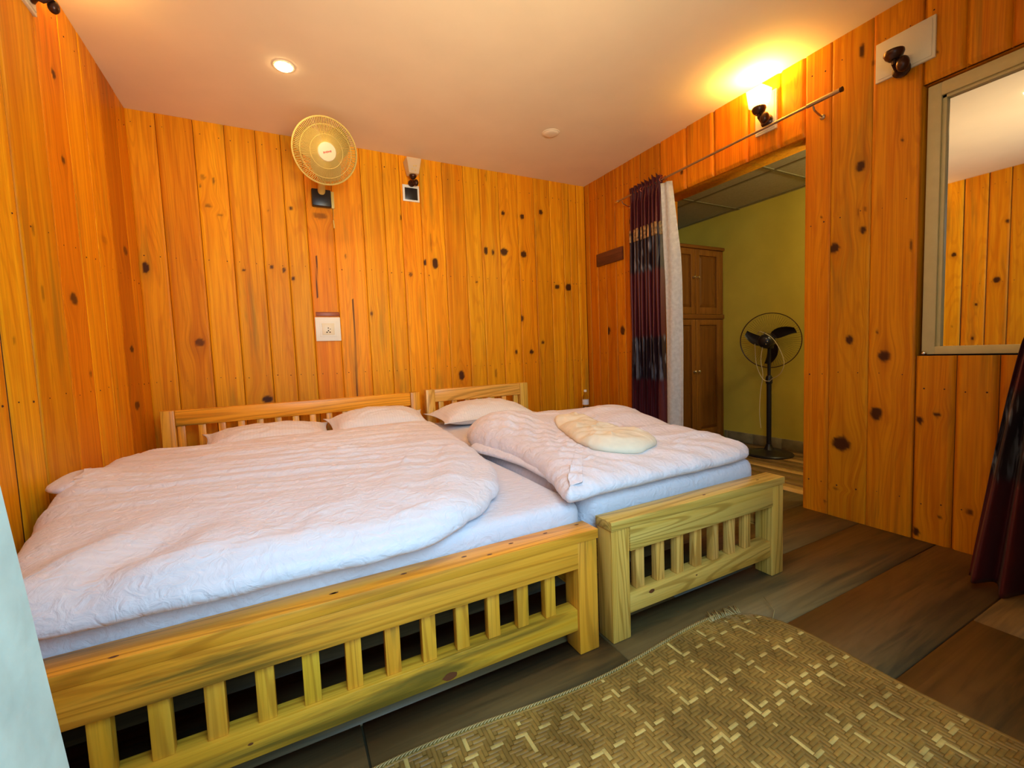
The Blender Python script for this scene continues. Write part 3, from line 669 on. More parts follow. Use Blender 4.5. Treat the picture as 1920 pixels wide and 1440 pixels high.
# ---------------------------------------------------------------- beds
def bed_end_foot(t, x0, x1, slats, m, zt, y0, kt=(), kl=()):
    y1 = y0+0.09
    def cap(b):
        b.box((x0-0.003, y0, zt-0.0335), (x1+0.003, y1, zt), 0.0025)
        for q in kt:
            p = at(2, zt, *q)
            if y0+0.006 < p[1] < y1-0.006: knot(b, p, (0, 0, 1), 0.009, 0.004)
    def low(b):
        for q, r in kl: knot(b, at(1, y0+0.012, *q), (0, -1, 0), r, r*0.55)
    for a, b_ in ((x0, x0+0.082), (x1-0.082, x1)):
        wbox('post', (a, y0+0.005, 0), (b_, y1-0.003, zt-0.0345), m, t, 2)
    wbox('top_rail', (x0+0.083, y0+0.001, zt-0.122), (x1-0.083, y1-0.02, zt-0.0335), m, t, 0, None, 0.0015, cap)
    wbox('lower_rail', (x0+0.083, y0+0.012, 0.085), (x1-0.083, y1-0.02, 0.162), m, t, 0, None, 0.004, low)
    for x in slats:
        wbox('slat', (x-0.0205, y0+0.022, 0.163), (x+0.0205, y0+0.05, zt-0.123), m, t, 2, None, 0.002)
def bed_end_head(t, x0, x1, top, slats, m):
    y0, y1 = 3.50, 3.57
    for a, b_ in ((x0, x0+0.075), (x1-0.075, x1)):
        wbox('headboard_post', (a, y0, 0), (b_, y1, top), m, t, 2)
    wbox('headboard_rail', (x0+0.076, y0+0.01, top-0.105), (x1-0.076, y1-0.012, top-0.002), m, t, 0)
    for x in slats:
        wbox('headboard_slat', (x-0.021, y0+0.02, 0.401), (x+0.021, y0+0.045, top-0.106), m, t, 2, None, 0.002)
    wbox('headboard_lower_rail', (x0+0.076, y0+0.01, 0.32), (x1-0.076, y1-0.012, 0.40), m, t, 0)
def bed(x0, x1, hx0, hx1, top, fs, hs, m, label, zt, y0, kt=(), kl=()):
    t = empty('wooden_bed', ((x0+x1)/2, 2.39, 0), label, 'bed', 'wooden beds pushed together')
    bed_end_foot(t, x0, x1, fs, m, zt, y0, kt, kl); bed_end_head(t, hx0, hx1, top, hs, m)
    for xa in (x0+0.03, x1-0.06):
        wbox('side_rail', (xa, y0+0.091, 0.20), (xa+0.03, 3.499, 0.325), m, t, 1)
    b = MB()
    for k in range(14): y = 1.36+k*0.155; b.box((x0+0.061, y, 0.302), (x1-0.061, y+0.09, 0.322), 0.002)
    me = b.mesh(); wood_attrs(me, 0, (0.8, 0.8, 0.8)); link('bed_slats', me, m, t, True)
    return t
f1 = [0.739-k*0.104 for k in range(14)]
h1 = [-0.62+0.112*k for k in range(14)]
bed(-0.785, 0.925, -0.722, 0.962, 0.766, f1, h1, M_BED, 'wide honey pine bed with slatted footboard and headboard, against the left wall', 0.433, 1.190,
    [(1081, 984), (1022, 1000), (958, 1019), (870, 1044), (757, 1076), (624, 1113), (918, 1040), (502, 1170), (628, 1112), (213, 1232)], [((844, 1268), 0.022), ((470, 1395), 0.006)])
f2 = [1.124+k*0.1035 for k in range(7)]
h2 = [1.145+0.1175*k for k in range(7)]
bed(0.977, 1.975, 1.014, 1.967, 0.778, f2, h2, M_BEDP, 'narrower pale pine bed with slatted ends, beside the doorway', 0.447, 1.175, [(1320, 928), (1420, 900)], [((1222, 1108), 0.014), ((1306, 1078), 0.005)])

# ---------------------------------------------------------------- bedding
def smooth_outline(pts, n=320):
    P = np.array(pts, float); m = len(P); out = []
    per = max(4, n//m)
    for i in range(m):
        p0, p1, p2, p3 = P[i-1], P[i], P[(i+1) % m], P[(i+2) % m]
        for s in range(per):
            t = s/per; out.append(0.5*((2*p1)+(-p0+p2)*t+(2*p0-5*p1+4*p2-p3)*t*t+(-p0+3*p1-3*p2+p3)*t**3))
    return np.array(out)
def puff(name, outline, zb, h, prof, m, parent=None, rings=70, wr=None, center=None, loc=None, bottom=0.0, edge_wob=0.0):
    """a stuffed textile: side profile (inset, height fraction) then rings closing over the top.
    zb(x,y) is the surface it lies on, h(x,y) its thickness"""
    O = smooth_outline(outline) if len(outline) < 60 else np.array(outline)
    n = len(O); c = O.mean(0) if center is None else np.array(center)
    T = np.roll(O, -1, 0)-np.roll(O, 1, 0); T /= np.linalg.norm(T, axis=1)[:, None]; Nn = np.stack([-T[:, 1], T[:, 0]], 1)
    if ((c-O)*Nn).sum() < 0: Nn = -Nn
    L_ = []
    if edge_wob:
        s = np.arange(n)/n*2*math.pi
        O = O + Nn*(edge_wob*(fbm(8*np.cos(s)+20, 8*np.sin(s)+20, 2)))[:, None]
    zbf = zb if callable(zb) else (lambda x, y: np.full_like(x, zb)); hf = h if callable(h) else (lambda x, y: np.full_like(x, h))
    rows = []
    def add(xy, fr, wt):
        x, y = xy[:, 0], xy[:, 1]; H = hf(x, y); z = zbf(x, y)+fr*H
        if wr is not None: z = z+wr(x, y)*wt
        rows.append(np.stack([x, y, z], 1))
    bot0 = O + Nn*prof[0][0]
    for s in (0.02, 0.35, 0.7, 0.92): add(c+(bot0-c)*s, bottom, 0)
    for ins, fr in prof: add(O+Nn*ins, fr, max(0, fr)*0.8)
    last = O+Nn*prof[-1][0]; f0 = prof[-1][1]
    for k in range(1, rings+1):
        s = 1-k/rings; s = max(s, 0.002)
        xy = c+(last-c)*s; d = (1-s)
        fr = f0+(1-f0)*(1-math.exp(-d*9)); add(xy, fr, min(1, 0.8+d))
    V = np.concatenate(rows); R = len(rows); idx = np.arange(R*n).reshape(R, n); nx = np.roll(idx, -1, 1)
    F = np.stack([idx[:-1], nx[:-1], nx[1:], idx[1:]], -1).reshape(-1, 4)
    me = mesh_np(V, F)
    bm = bmesh.new(); bm.from_mesh(me); bmesh.ops.recalc_face_normals(bm, faces=bm.faces[:]); bm.to_mesh(me); bm.free()
    return link(name, me, m, parent, True, loc)
PR1 = [(0.045, 0.0), (0.02, 0.03), (0.006, 0.12), (0.0, 0.28), (0.004, 0.45), (0.014, 0.6), (0.03, 0.74), (0.055, 0.85), (0.085, 0.92)]
def rrect(x0, y0, x1, y1, r, k=10):
    out = []
    def seg(a, b, m=14): return [(a[0]+(b[0]-a[0])*i/m, a[1]+(b[1]-a[1])*i/m) for i in range(m)]
    for cx, cy, a0 in ((x1-r, y0+r, -90), (x1-r, y1-r, 0), (x0+r, y1-r, 90), (x0+r, y0+r, 180)):
        arc = [(cx+r*math.cos(math.radians(a0+90*i/k)), cy+r*math.sin(math.radians(a0+90*i/k))) for i in range(k+1)]
        if out: out += seg(out[-1], arc[0])[1:]
        out += arc
    out += seg(out[-1], out[0])[1:]
    return out
PRM = [(0.03, 0.0), (0.006, 0.03), (0.0, 0.10), (0.0, 0.45), (0.0, 0.72), (0.004, 0.82), (0.014, 0.91), (0.03, 0.965), (0.05, 0.985)]
MZ1, MZ2 = 0.502, 0.512
def crease(x, y, a, b, amp, w=0.16):
    n = fbm(x*a+2.2*fbm(x*1.3, y*1.3+4, 2), y*b+11, 2)
    return amp*np.clip(1-np.abs(n)/w, 0, 1)**1.5
def wr_sheet(x, y): return crease(x, y, 2.5, 8, 0.006)*np.clip((1.6-y)/0.3, 0.2, 1)+0.0035*fbm(x*5, y*9)+0.0025*np.sin((y+0.25*x)*60+3*fbm(x*3, y*3))*np.clip(fbm(x*2+5, y*2)+0.3, 0, 1)
mt = puff('mattress', rrect(-0.772, 1.288, 0.948, 3.485, 0.07), 0.326, MZ1-0.326, PRM, M_SHEET, None, 60, wr_sheet, loc=(0.09, 2.4, 0.326))
tag(mt, 'thick mattress in white striped sheet on the wide honey pine bed', 'mattress', 'mattresses on the two beds')
mt2 = puff('mattress', rrect(0.965, 1.288, 1.962, 3.485, 0.08), 0.326, MZ2-0.326, PRM, M_SHEET, None, 60, wr_sheet, loc=(1.46, 2.4, 0.326))
tag(mt2, 'thick mattress in white striped sheet on the pale pine bed by the doorway', 'mattress', 'mattresses on the two beds')

def d1_h(x, y):
    h = 0.085+0.045*np.clip((y-1.25)/0.7, 0, 1)
    h += 0.045*np.exp(-((x+0.74)/0.2)**2-((y-2.08)/0.22)**2)+0.02*np.exp(-((x+0.76)/0.2)**2-((y-2.6)/0.35)**2)
    h -= 0.035*np.clip((y-2.4)/0.7, 0, 1)
    return h
def d1_w(x, y):
    q = y+0.16*x+0.03*fbm(x*1.6, y*2.2)
    r = 0.0055*np.sin(q*2*math.pi/0.155+1.5*fbm(x*1.2+3, y*1.5))*np.clip((y-1.55)/0.4, 0, 1)
    r += 0.0035*np.sin(q*2*math.pi/0.06+2.5*fbm(x*2+9, y*3))*np.clip((y-1.5)/0.5, 0.0, 1)
    # puckers radiating from the front hem
    e_ = np.exp(-((y-1.33)/0.16)**2)
    r += e_*0.012*fbm(x*7+(y-1.2)*6, y*3+5, 3)
    r += e_*0.006*np.sin(x*32+6*fbm(x*3, y*3))*np.clip(fbm(x*2+1, 3+0*y)+0.35, 0, 1)
    # deep crumple at the near left corner and the right end
    g1 = np.exp(-((x+0.42)/0.22)**2-((y-1.36)/0.18)**2); r += g1*0.022*np.sin(26*(x*0.8-y*0.6)+2)
    g2 = np.exp(-((x-0.6)/0.2)**2-((y-1.55)/0.35)**2); r += g2*0.010*np.sin(38*(x*0.75-y*0.35)+1)
    r += 0.006*fbm(x*4, y*4, 3)+crease(x, y, 3.0, 5.0, 0.006)+crease(x+9, y, 9, 5, 0.004)*(0.3+e_)
    return r
D1 = [(-0.61, 1.28), (-0.45, 1.238), (-0.2, 1.228), (0.1, 1.228), (0.33, 1.238), (0.48, 1.29), (0.62, 1.40), (0.73, 1.55), (0.79, 1.8), (0.83, 2.1), (0.87, 2.5), (0.91, 2.85), (0.93, 3.08), (0.8, 3.17), (0.4, 3.16), (0.0, 3.14), (-0.4, 3.10), (-0.7, 3.02), (-0.765, 2.7), (-0.765, 2.3), (-0.735, 1.98), (-0.70, 1.78), (-0.655, 1.55)]
dv = puff('duvet', D1, lambda x, y: np.full_like(x, MZ1+0.002)-0.10*np.clip((1.30-y)/0.06, 0, 1)*0.25, d1_h, PR1, M_DUVET, None, 120, d1_w, loc=(0.05, 2.2, MZ1), edge_wob=0.012)
tag(dv, 'large rumpled white duvet spread over the wide pine bed, in front of two pillows', 'duvet', 'white duvets')
# folded-over corner of the duvet by the left wall
fl = puff('folded_corner', [(-0.755, 2.06), (-0.69, 2.00), (-0.62, 2.03), (-0.56, 2.14), (-0.60, 2.27), (-0.70, 2.32), (-0.765, 2.28), (-0.775, 2.16)], lambda x, y: MZ1+0.125+0*x, 0.045, PR1, M_DUVET, dv, 24, lambda x, y: 0.006*fbm(x*9, y*9))

def d2_h(x, y):
    h = 0.105+0*x
    h += 0.075*np.exp(-((x-1.86)/0.24)**2-((y-2.14)/0.24)**2)
    h += 0.075*np.exp(-((x-1.12)/0.20)**2-((y-2.32)/0.26)**2)
    h += 0.045*np.exp(-((x-1.5)/0.35)**2-((y-2.35)/0.3)**2)
    h -= 0.03*np.clip((1.55-y)/0.3, 0, 1)
    return h
def d2_w(x, y):
    r = 0.006*fbm(x*4+3, y*4, 3)
    q = (x*0.8+y*0.55)
    r += 0.0045*np.sin(q*2*math.pi/0.07+2*fbm(x*2, y*2+4))*np.clip((1.35-x)/0.25, 0, 1)
    e_ = np.exp(-((y-1.34)/0.13)**2)
    r += e_*0.010*np.sin(x*42+5*(y-1.3)*8+4*fbm(x*3, y*3))*np.clip(fbm(x*2.5+8, 1+0*y)+0.5, 0, 1)
    g = np.exp(-((x-1.75)/0.3)**2-((y-1.75)/0.3)**2); r += g*0.012*np.sin(30*(y+0.35*x)+2*fbm(x*3, y*3))
    r += crease(x, y, 4, 6, 0.007)+crease(x+5, y, 10, 6, 0.005)*(0.4+e_)
    r += 0.006*np.sin((x-0.6*y)*2*math.pi/0.13)*np.exp(-((x-1.1)/0.25)**2-((y-2.0)/0.3)**2)
    return r
PR2 = [(0.055, 0.0), (0.026, 0.03), (0.008, 0.12), (0.0, 0.30), (0.002, 0.46), (0.010, 0.60), (0.024, 0.73), (0.046, 0.85), (0.075, 0.92)]
D2 = [(0.865, 1.262), (1.05, 1.25), (1.3, 1.258), (1.6, 1.262), (1.88, 1.29), (1.965, 1.42), (1.98, 1.7), (1.985, 2.05), (1.98, 2.4), (1.9, 2.58), (1.6, 2.62), (1.3, 2.6), (1.04, 2.56), (0.94, 2.42), (0.935, 2.2), (0.965, 2.0), (0.965, 1.75), (0.925, 1.5), (0.88, 1.36)]
dv2 = puff('duvet', D2, lambda x, y: np.full_like(x, MZ2+0.002)-0.008*np.clip((0.98-x)/0.06, 0, 1), d2_h, PR2, M_DUVET2, None, 110, d2_w, loc=(1.45, 1.9, MZ2), edge_wob=0.010)
puff('under_layer', [(0.94, 1.5), (0.95, 1.8), (0.925, 2.03), (0.895, 2.18), (0.91, 2.30), (1.04, 2.36), (1.15, 2.2), (1.12, 1.9), (1.04, 1.5)], lambda x, y: MZ2+0.001+0*x, 0.055, PR1, M_DUVET2, dv2, 24, lambda x, y: 0.004*fbm(x*9, y*9))
tag(dv2, 'white duvet folded in half in a thick heap on the pale pine bed', 'duvet', 'white duvets')

def pillow(cx, cy, w_, d_, th, zb, ang, tilt, m, label, group=None, name='pillow'):
    """knife-edge pillow with pointed corners"""
    nu, nv_ = 46, 34; V = []; 
    U, W = np.meshgrid(np.linspace(-1, 1, nu), np.linspace(-1, 1, nv_), indexing='ij')
    body = (np.clip(1-np.abs(U*1.05)**2.6, 0, 1)**0.55)*(np.clip(1-np.abs(W*1.08)**2.6, 0, 1)**0.55)
    pin = 1-0.07*(1-np.abs(U)**2); pw = 1-0.07*(1-np.abs(W)**2)
    # corners stay out, middles of the sides draw in
    X = U*w_/2*(1-0.06*(1-W**2)); Y = W*d_/2*(1-0.07*(1-U**2))
    cw = (np.abs(U)*np.abs(W))**6; X *= 1+0.05*cw; Y *= 1+0.08*cw
    wr = 0.006*fbm(U*3+cx*9, W*3+3)+0.004*np.sin(9*U*W+3*U+cx*5)*body
    fl = 0.012   # flat flange
    top = th*0.62*body+(wr+crease(U*1.0+cx*3, W+5, 1.6, 1.2, 0.008))*body+0.002; bot = -th*0.38*body-0.002
    def place(Z):
        ct, st = math.cos(tilt), math.sin(tilt); y2 = Y*ct-Z*st; z2 = Y*st+Z*ct
        ca, sa = math.cos(ang), math.sin(ang); x3 = X*ca-y2*sa; y3 = X*sa+y2*ca
        return np.stack([x3+cx, y3+cy, z2], -1)
    A = place(top); B = place(bot); off = zb-min(A[..., 2].min(), B[..., 2].min()); A[..., 2] += off; B[..., 2] += off
    # rest the sagging underside on the bed
    B[..., 2] = np.maximum(B[..., 2], zb); A[..., 2] = np.maximum(A[..., 2], zb+0.004)
    n = nu*nv_; idx = np.arange(n).reshape(nu, nv_)
    F = [np.stack([idx[:-1, :-1], idx[1:, :-1], idx[1:, 1:], idx[:-1, 1:]], -1).reshape(-1, 4), n+np.stack([idx[:-1, :-1], idx[:-1, 1:], idx[1:, 1:], idx[1:, :-1]], -1).reshape(-1, 4)]
    ring = list(idx[:, 0])+list(idx[-1, 1:])+list(idx[-2::-1, -1])+list(idx[0, -2:0:-1])
    ring = np.array(ring); nx = np.roll(ring, -1); F.append(np.stack([ring, ring+n, nx+n, nx], -1))
    me = mesh_np(np.concatenate([A.reshape(-1, 3), B.reshape(-1, 3)]), np.concatenate(F))
    bm = bmesh.new(); bm.from_mesh(me); bmesh.ops.recalc_face_normals(bm, faces=bm.faces[:]); bm.to_mesh(me); bm.free()
    o = link(name, me, m, None, True, (cx, cy, zb)); tag(o, label, 'pillow', 'white pillows along the headboards'); return o
pillow(-0.11, 3.31, 0.74, 0.34, 0.125, MZ1, 0.04, 0.20, M_PILLOW, 'white pillow against the headboard, nearest the left wall')
pillow(0.60, 3.30, 0.70, 0.34, 0.17, MZ1, 0.03, 0.25, M_PILLOW, 'white pillow in the middle of the three along the headboards')
pillow(1.38, 3.22, 0.78, 0.42, 0.17, MZ2, 0.05, 0.06, M_PILLOW, 'white pillow on the pale bed, partly behind the folded duvet')

def cush_zb(x, y): return MZ2+0.002+d2_h(x, y)+d2_w(x, y)-0.006
CU = [at(2, 0.645, *q)[:2].tolist() for q in ((1040, 791), (1060, 808), (1085, 824), (1120, 833), (1170, 834), (1212, 829), (1231, 817), (1190, 806), (1140, 796), (1088, 785), (1066, 785))]
cu = puff('cushion', CU, cush_zb, lambda x, y: 0.05+0.018*fbm(x*6, y*6),
    [(0.03, 0.0), (0.008, 0.08), (0.0, 0.25), (0.006, 0.5), (0.02, 0.72), (0.045, 0.9)], M_CREAMC, None, 40, lambda x, y: 0.008*fbm(x*9, y*9, 3)+crease(x, y, 7, 7, 0.009, 0.25), loc=(1.22, 1.6, MZ2+0.1))
tag(cu, 'flattened cream cushion lying on top of the folded duvet', 'cushion')

# ---------------------------------------------------------------- bedside table and bottle behind the heap of bedding
t = empty('bedside_table', (2.45, 3.52, 0), 'low dark wooden bedside table in the far right corner, hidden behind the duvet', 'table')
wbox('tabletop', (2.12, 3.34, 0.43), (2.78, 3.72, 0.455), M_DARKW, t, 0)
for x in (2.14, 2.72):
    for y in (3.36, 3.66): wbox('leg', (x, y, 0), (x+0.04, y+0.04, 0.4295), M_DARKW, t, 2)
t = empty('water_bottle', (2.60, 3.48, 0.456), 'small clear plastic water bottle in the far right corner', 'bottle')
MB().lathe((2.60, 3.48, 0.456), (0, 0, 1), [(0, 0.026), (0.006, 0.031), (0.05, 0.031), (0.055, 0.029), (0.12, 0.031), (0.145, 0.026), (0.17, 0.013), (0.19, 0.0125)], 28).build('body', M_CLEAR, t)
MB().lathe((2.60, 3.48, 0.646), (0, 0, 1), [(0, 0.0145), (0.02, 0.0145), (0.022, 0.012)], 20).build('cap', M_WHITE, t)
MB().lathe((2.60, 3.48, 0.522), (0, 0, 1), [(0, 0.0318), (0.05, 0.0318)], 28).build('label', M_LABEL, t)

# ---------------------------------------------------------------- woven mat
def mat_obj():
    cell = 0.0118; x0, x1, y0, y1 = -0.15, 1.585, -0.02, 1.09
    nx, ny = int((x1-x0)/cell), int((y1-y0)/cell)
    pale_u = set(range(4, nx, 13)); pale_v = set(range(3, ny, 12)) | {40, 65}
    rnd = np.random.default_rng(5); cu_ = rnd.uniform(0.8, 1.12, nx); cv = rnd.uniform(0.8, 1.12, ny)
    dk = np.array([0.30, 0.175, 0.035]); pa = np.array([0.72, 0.52, 0.15])
    V = []; F = []; C = []; nv = 0
    def warp(x, y):
        s = (x-x0)/(x1-x0); q = (y-y0)/(y1-y0)
        X = x+0.012*np.sin(y*7+1)*s+0.03*(s**6)*(math.sin(q*3.1+0.2))-0.10*(s**9)*(q**14)
        Y = y+0.016*np.sin(x*5+0.6)*q-0.03*(q**12)*(s**16)
        Z = 0.006+0.004*fbm(x*2.5, y*2.5)+0.010*np.clip(s-0.93, 0, 1)*10*(0.5+0.5*np.sin(y*9))+0.012*np.clip(q-0.95, 0, 1)*14*(0.5+0.5*np.sin(x*6))
        return np.array([X, Y, float(Z)])
    for i in range(nx):
        for j in range(ny):
            zig = (j//6) % 2
            ph = (i+(j if zig else -j)) % 6
            over = ph < 3                      # warp (runs along y) on top
            if i == nx-1: over = True
            if j == ny-1: over = False
            xa, xb, ya, yb = x0+i*cell, x0+(i+1)*cell, y0+j*cell, y0+(j+1)*cell
            if over: col = (pa if i in pale_u else dk)*cu_[i]*rnd.uniform(0.88, 1.1)
            else: col = (pa*0.97 if j in pale_v else dk*1.13)*cv[j]*rnd.uniform(0.88, 1.1)
            e1 = 0.0012 if over else 0.0002
            g = 0.10*cell
            if over: P = [(xa, ya, 0), (xa+g, ya, e1), (xb-g, ya, e1), (xb, ya, 0), (xa, yb, 0), (xa+g, yb, e1), (xb-g, yb, e1), (xb, yb, 0)]
            else: P = [(xa, ya, 0), (xa, ya+g, .0010), (xa, yb-g, .0010), (xa, yb, 0), (xb, ya, 0), (xb, ya+g, .0010), (xb, yb-g, .0010), (xb, yb, 0)]
            for p in P: V.append(warp(p[0], p[1])+np.array([0, 0, p[2]])); C.append((*col, 1.0))
            for k in range(3):
                q_ = [nv+k, nv+k+1, nv+k+5, nv+k+4]
                F.append(q_ if over else q_[::-1])
            for k in (0, 3, 4, 7):
                for cc in (C[nv+k],): C[nv+k] = (cc[0]*0.55, cc[1]*0.5, cc[2]*0.5, 1.0)
            nv += 8
    # underside so the mat has thickness
    gx = np.linspace(x0, x1-0.003, 30); gy = np.linspace(y0, y1-0.003, 24); base = nv
    for a in gx:
        for b_ in gy: p = warp(a, b_); V.append(p-np.array([0, 0, 0.0035])); C.append((*(dk*0.6), 1.0)); nv += 1
    G = base+np.arange(len(gx)*len(gy)).reshape(len(gx), len(gy))
    for i in range(len(gx)-1):
        for j in range(len(gy)-1): F.append([G[i, j], G[i, j+1], G[i+1, j+1], G[i+1, j]])
    me = mesh_np(np.array(V), np.array(F))
    me.attributes.new('tint', 'FLOAT_COLOR', 'POINT').data.foreach_set('color', np.array(C, np.float32).ravel())
    t = link('woven_mat', me, M_WEAVE, None, False, (0.8, 0.5, 0.0))
    tag(t, 'woven bamboo floor mat with pale yellow dashes, lying before the beds', 'mat')
    # braided edging and the frayed ends at the far corner
    def strips(pts, name, mm):
        V = []; F = []; C = []
        b = MB()
        for p in pts: b.tube(p[0], p[1], 5)
        me = b.mesh(); n = len(me.vertices)
        me.attributes.new('tint', 'FLOAT_COLOR', 'POINT').data.foreach_set('color', np.tile(np.array([*mm, 1.0], np.float32), n))
        return link(name, me, M_WEAVE, t, True)
    ed = []
    x = -0.1
    while x < 1.44:
        a = warp(x, y1-0.008); c = warp(x+0.022, y1+0.003); ed.append(([a+[0, 0, 0.003], (a+c)/2+[0, 0, 0.005], c+[0, 0, 0.001]], 0.0022)); x += 0.011
    strips(ed, 'edge_braid', (0.52, 0.37, 0.13))
    fr = []
    for k in range(26):
        x = 1.38+0.20*k/26+random.uniform(-.004, .004); a = warp(x, y1-0.02); ln = random.uniform(0.01, 0.045)
        c = a+np.array([random.uniform(-.3, .6)*ln, ln, random.uniform(0, .012)]); fr.append(([a, (a+c)/2+[0, 0, .004], c], 0.0024))
    a = warp(1.57, 0.97); fr.append(([a, a+[0.06, 0.03, .004], a+[0.10, 0.10, .012]], 0.0012))
    strips(fr, 'frayed_ends', (0.50, 0.36, 0.13))
mat_obj()

# ---------------------------------------------------------------- mirror in the wall recess
def mirror():
    x = XR+0.022
    t = empty('wall_mirror', (x, 0.675, MIR_Z0), 'large mirror in a cream painted wooden frame, set in the right wall', 'mirror')
    w_ = 0.052; y0, y1, z0, z1 = MIR_Y0+0.004, 1.034, MIR_Z0+0.002, 2.27
    b = MB()
    b.box((x, y1-w_, z0), (x+0.045, y1, z1), 0.004); b.box((x, y0, z0), (x+0.045, y0+w_, z1), 0.004)
    b.box((x, y0+w_-0.002, z0), (x+0.045, y1-w_+0.002, z0+w_-0.012), 0.004); b.box((x, y0+w_-0.002, z1-w_-0.01), (x+0.045, y1-w_+0.002, z1), 0.004)
    # inner step
    b.box((x+0.012, y1-w_-0.016, z0+w_-0.014), (x+0.04, y1-w_+0.001, z1-w_), 0.002); b.box((x+0.012, y0+w_-0.001, z1-w_-0.024), (x+0.04, y1-w_+0.001, z1-w_-0.008), 0.002)
    b.build('frame', M_FRAME, t)
    b = MB(); g = x+0.030; ang = 0.0
    b.box((g, y0+w_-0.004, z0+w_-0.016), (g+0.004, y1-w_+0.004, z1-w_+0.004))
    o = b.build('glass', M_MIRROR, t, False); o['label'] = 'silvered mirror glass'
    MB().lathe((x+0.0, 1.022, z0+0.006), (-1, 0, 0), [(0, 0.008), (0.004, 0.012), (0.010, 0.009), (0.013, 0.004)], 14).build('fixing_screw', M_CHROME, t)
mirror()

# ---------------------------------------------------------------- wall lamps
def wall_lamp(P, nrm, label, lit=False, shade=True, plate=None, s=1.0, black_box=False, sh=(0.034, 0.047, 0.085), group=None):
    """P: point on the wall at the foot of the shade; nrm: direction out of the wall. frame: (side, out, up)"""
    nrm = Vector(nrm); side = Vector((0, 0, 1)).cross(nrm); up = Vector((0, 0, 1)); P = Vector(P)
    T = lambda a, o, h: P+side*a+nrm*o+up*h
    t = empty('wall_lamp', P, label, 'lamp', 'wall lamps around the room')
    def bx2(b, a0, o0, h0, a1, o1, h1, bev=0.002, mi=0):
        p = T(a0, o0, h0); q = T(a1, o1, h1); b.box([min(p[i], q[i]) for i in range(3)], [max(p[i], q[i]) for i in range(3)], bev, mi=mi)
    if plate:
        a0, h0, a1, h1 = plate
        b = MB(); bx2(b, a0, -0.004, h0, a1, 0.012, h1, 0.003); bx2(b, a0+0.012, 0.012, h0+0.012, a1-0.012, 0.015, h1-0.012, 0.001)
        b.build('back_plate', M_CREAM, t)
    b = MB()
    # bracket: stem from the wall, cup under the shade, curled leaf
    oc = 0.075*s
    b.lathe(T(0, 0.010, -0.05*s), nrm, [(0, 0.026*s), (0.012*s, 0.028*s), (0.022*s, 0.016*s), (0.03*s, 0.012*s)], 18)
    b.tube([T(0, 0.02*s, -0.05*s), T(0, 0.05*s, -0.062*s), T(0, oc, -0.045*s), T(0, oc, -0.01*s)], 0.008*s, 8)
    b.lathe(T(0, oc, -0.032*s), up, [(0, 0.016*s), (0.01*s, 0.026*s), (0.022*s, 0.031*s), (0.030*s, 0.030*s)], 20)
    b.sph(T(0.026*s, oc-0.002, -0.058*s), 0.020*s, (1.0, 1.0, 1.35), 12)
    b.build('bracket', M_DKBRN, t)
    if black_box:
        b = MB(); bx2(b, -0.075, -0.002, -0.195, 0.066, 0.010, -0.060, 0.002, 0); bx2(b, -0.058, 0.010, -0.182, 0.050, 0.017, -0.085, 0.003, 1)
        b.build('switch_box', [M_WHITE, M_BLACK], t)
    if shade:
        r0, r1, hh = sh; b = MB(); c = 0.004
        def ring(r, h, ins): return [b.bm.verts.new(T(a*(r-ins), oc+o*(r-ins), h)) for a, o in ((-1, -1), (1, -1), (1, 1), (-1, 1))]
        A = ring(r0, 0.0, 0); B = ring(r1, hh, 0); C_ = ring(r1, hh, 0.004); D_ = ring(r0, 0.005, 0.004)
        for k in range(4):
            for X_, Y_ in ((A, B), (B, C_), (C_, D_)): b.bm.faces.new((X_[k-1], X_[k], Y_[k], Y_[k-1]))
        b.bm.faces.new(A); b.bm.faces.new(list(reversed(D_)))
        so = b.build('lamp_shade', M_SHADE, t, False)
        q = MB()
        for aa, hh2 in ((-0.014, 0.03), (0.012, 0.024), (0.0, 0.055), (0.018, 0.058)):
            rr = (r0+(r1-r0)*hh2/hh)
            q.lathe(T(aa, oc+rr-0.0005, hh2), nrm, [(0, 0.0065), (0.0015, 0.005)], 10)
        if not lit: q.build('flower_decal', M_FANC, so)
        else: q.bm.free()
    if lit:
        MB().sph(T(0, oc, 0.052), 0.018, (1, 1, 1.3), 16).build('bulb', M_BULB, t)
    return t, T, oc
# lit lamp above the doorway
p = at(0, XR-0.075, 1428, 203)
t, T, oc = wall_lamp((XR, p[1], p[2]), (-1, 0, 0), 'lit wall lamp with square glass shade above the doorway', True, True, (-0.085, -0.13, 0.055, 0.11), s=1.35, sh=(0.042, 0.052, 0.105))
point('doorway_lamp_light', T(0, oc, 0.09), 24, (1.0, 0.60, 0.11), 0.02)
# unlit lamp on the back wall
p = at(1, YB-0.075, 774, 328)
wall_lamp((p[0], YB, p[2]), (0, -1, 0), 'unlit wall lamp with tapered cream glass over a black switch box, on the back wall', False, True, None, black_box=True, sh=(0.040, 0.060, 0.115))
# lamp with no shade beside the mirror
p = at(0, XR-0.06, 1684, 100)
wall_lamp((XR, p[1], p[2]), (-1, 0, 0), 'shadeless wall lamp bracket on a wide cream plate, high beside the mirror', False, False, (-0.115, -0.075, 0.125, 0.12), s=1.35)
# lamp on the left wall, mostly above the picture
p = at(0, XL+0.08, 98, -6)
t, T, oc = wall_lamp((XL, p[1], p[2]+0.035), (1, 0, 0), 'lit wall lamp at the very top of the left wall, mostly out of the picture', True, True, (-0.11, -0.10, 0.055, 0.06), sh=(0.036, 0.046, 0.05))
point('left_lamp_light', T(0, oc, 0.06), 20, (1.0, 0.60, 0.12), 0.02)

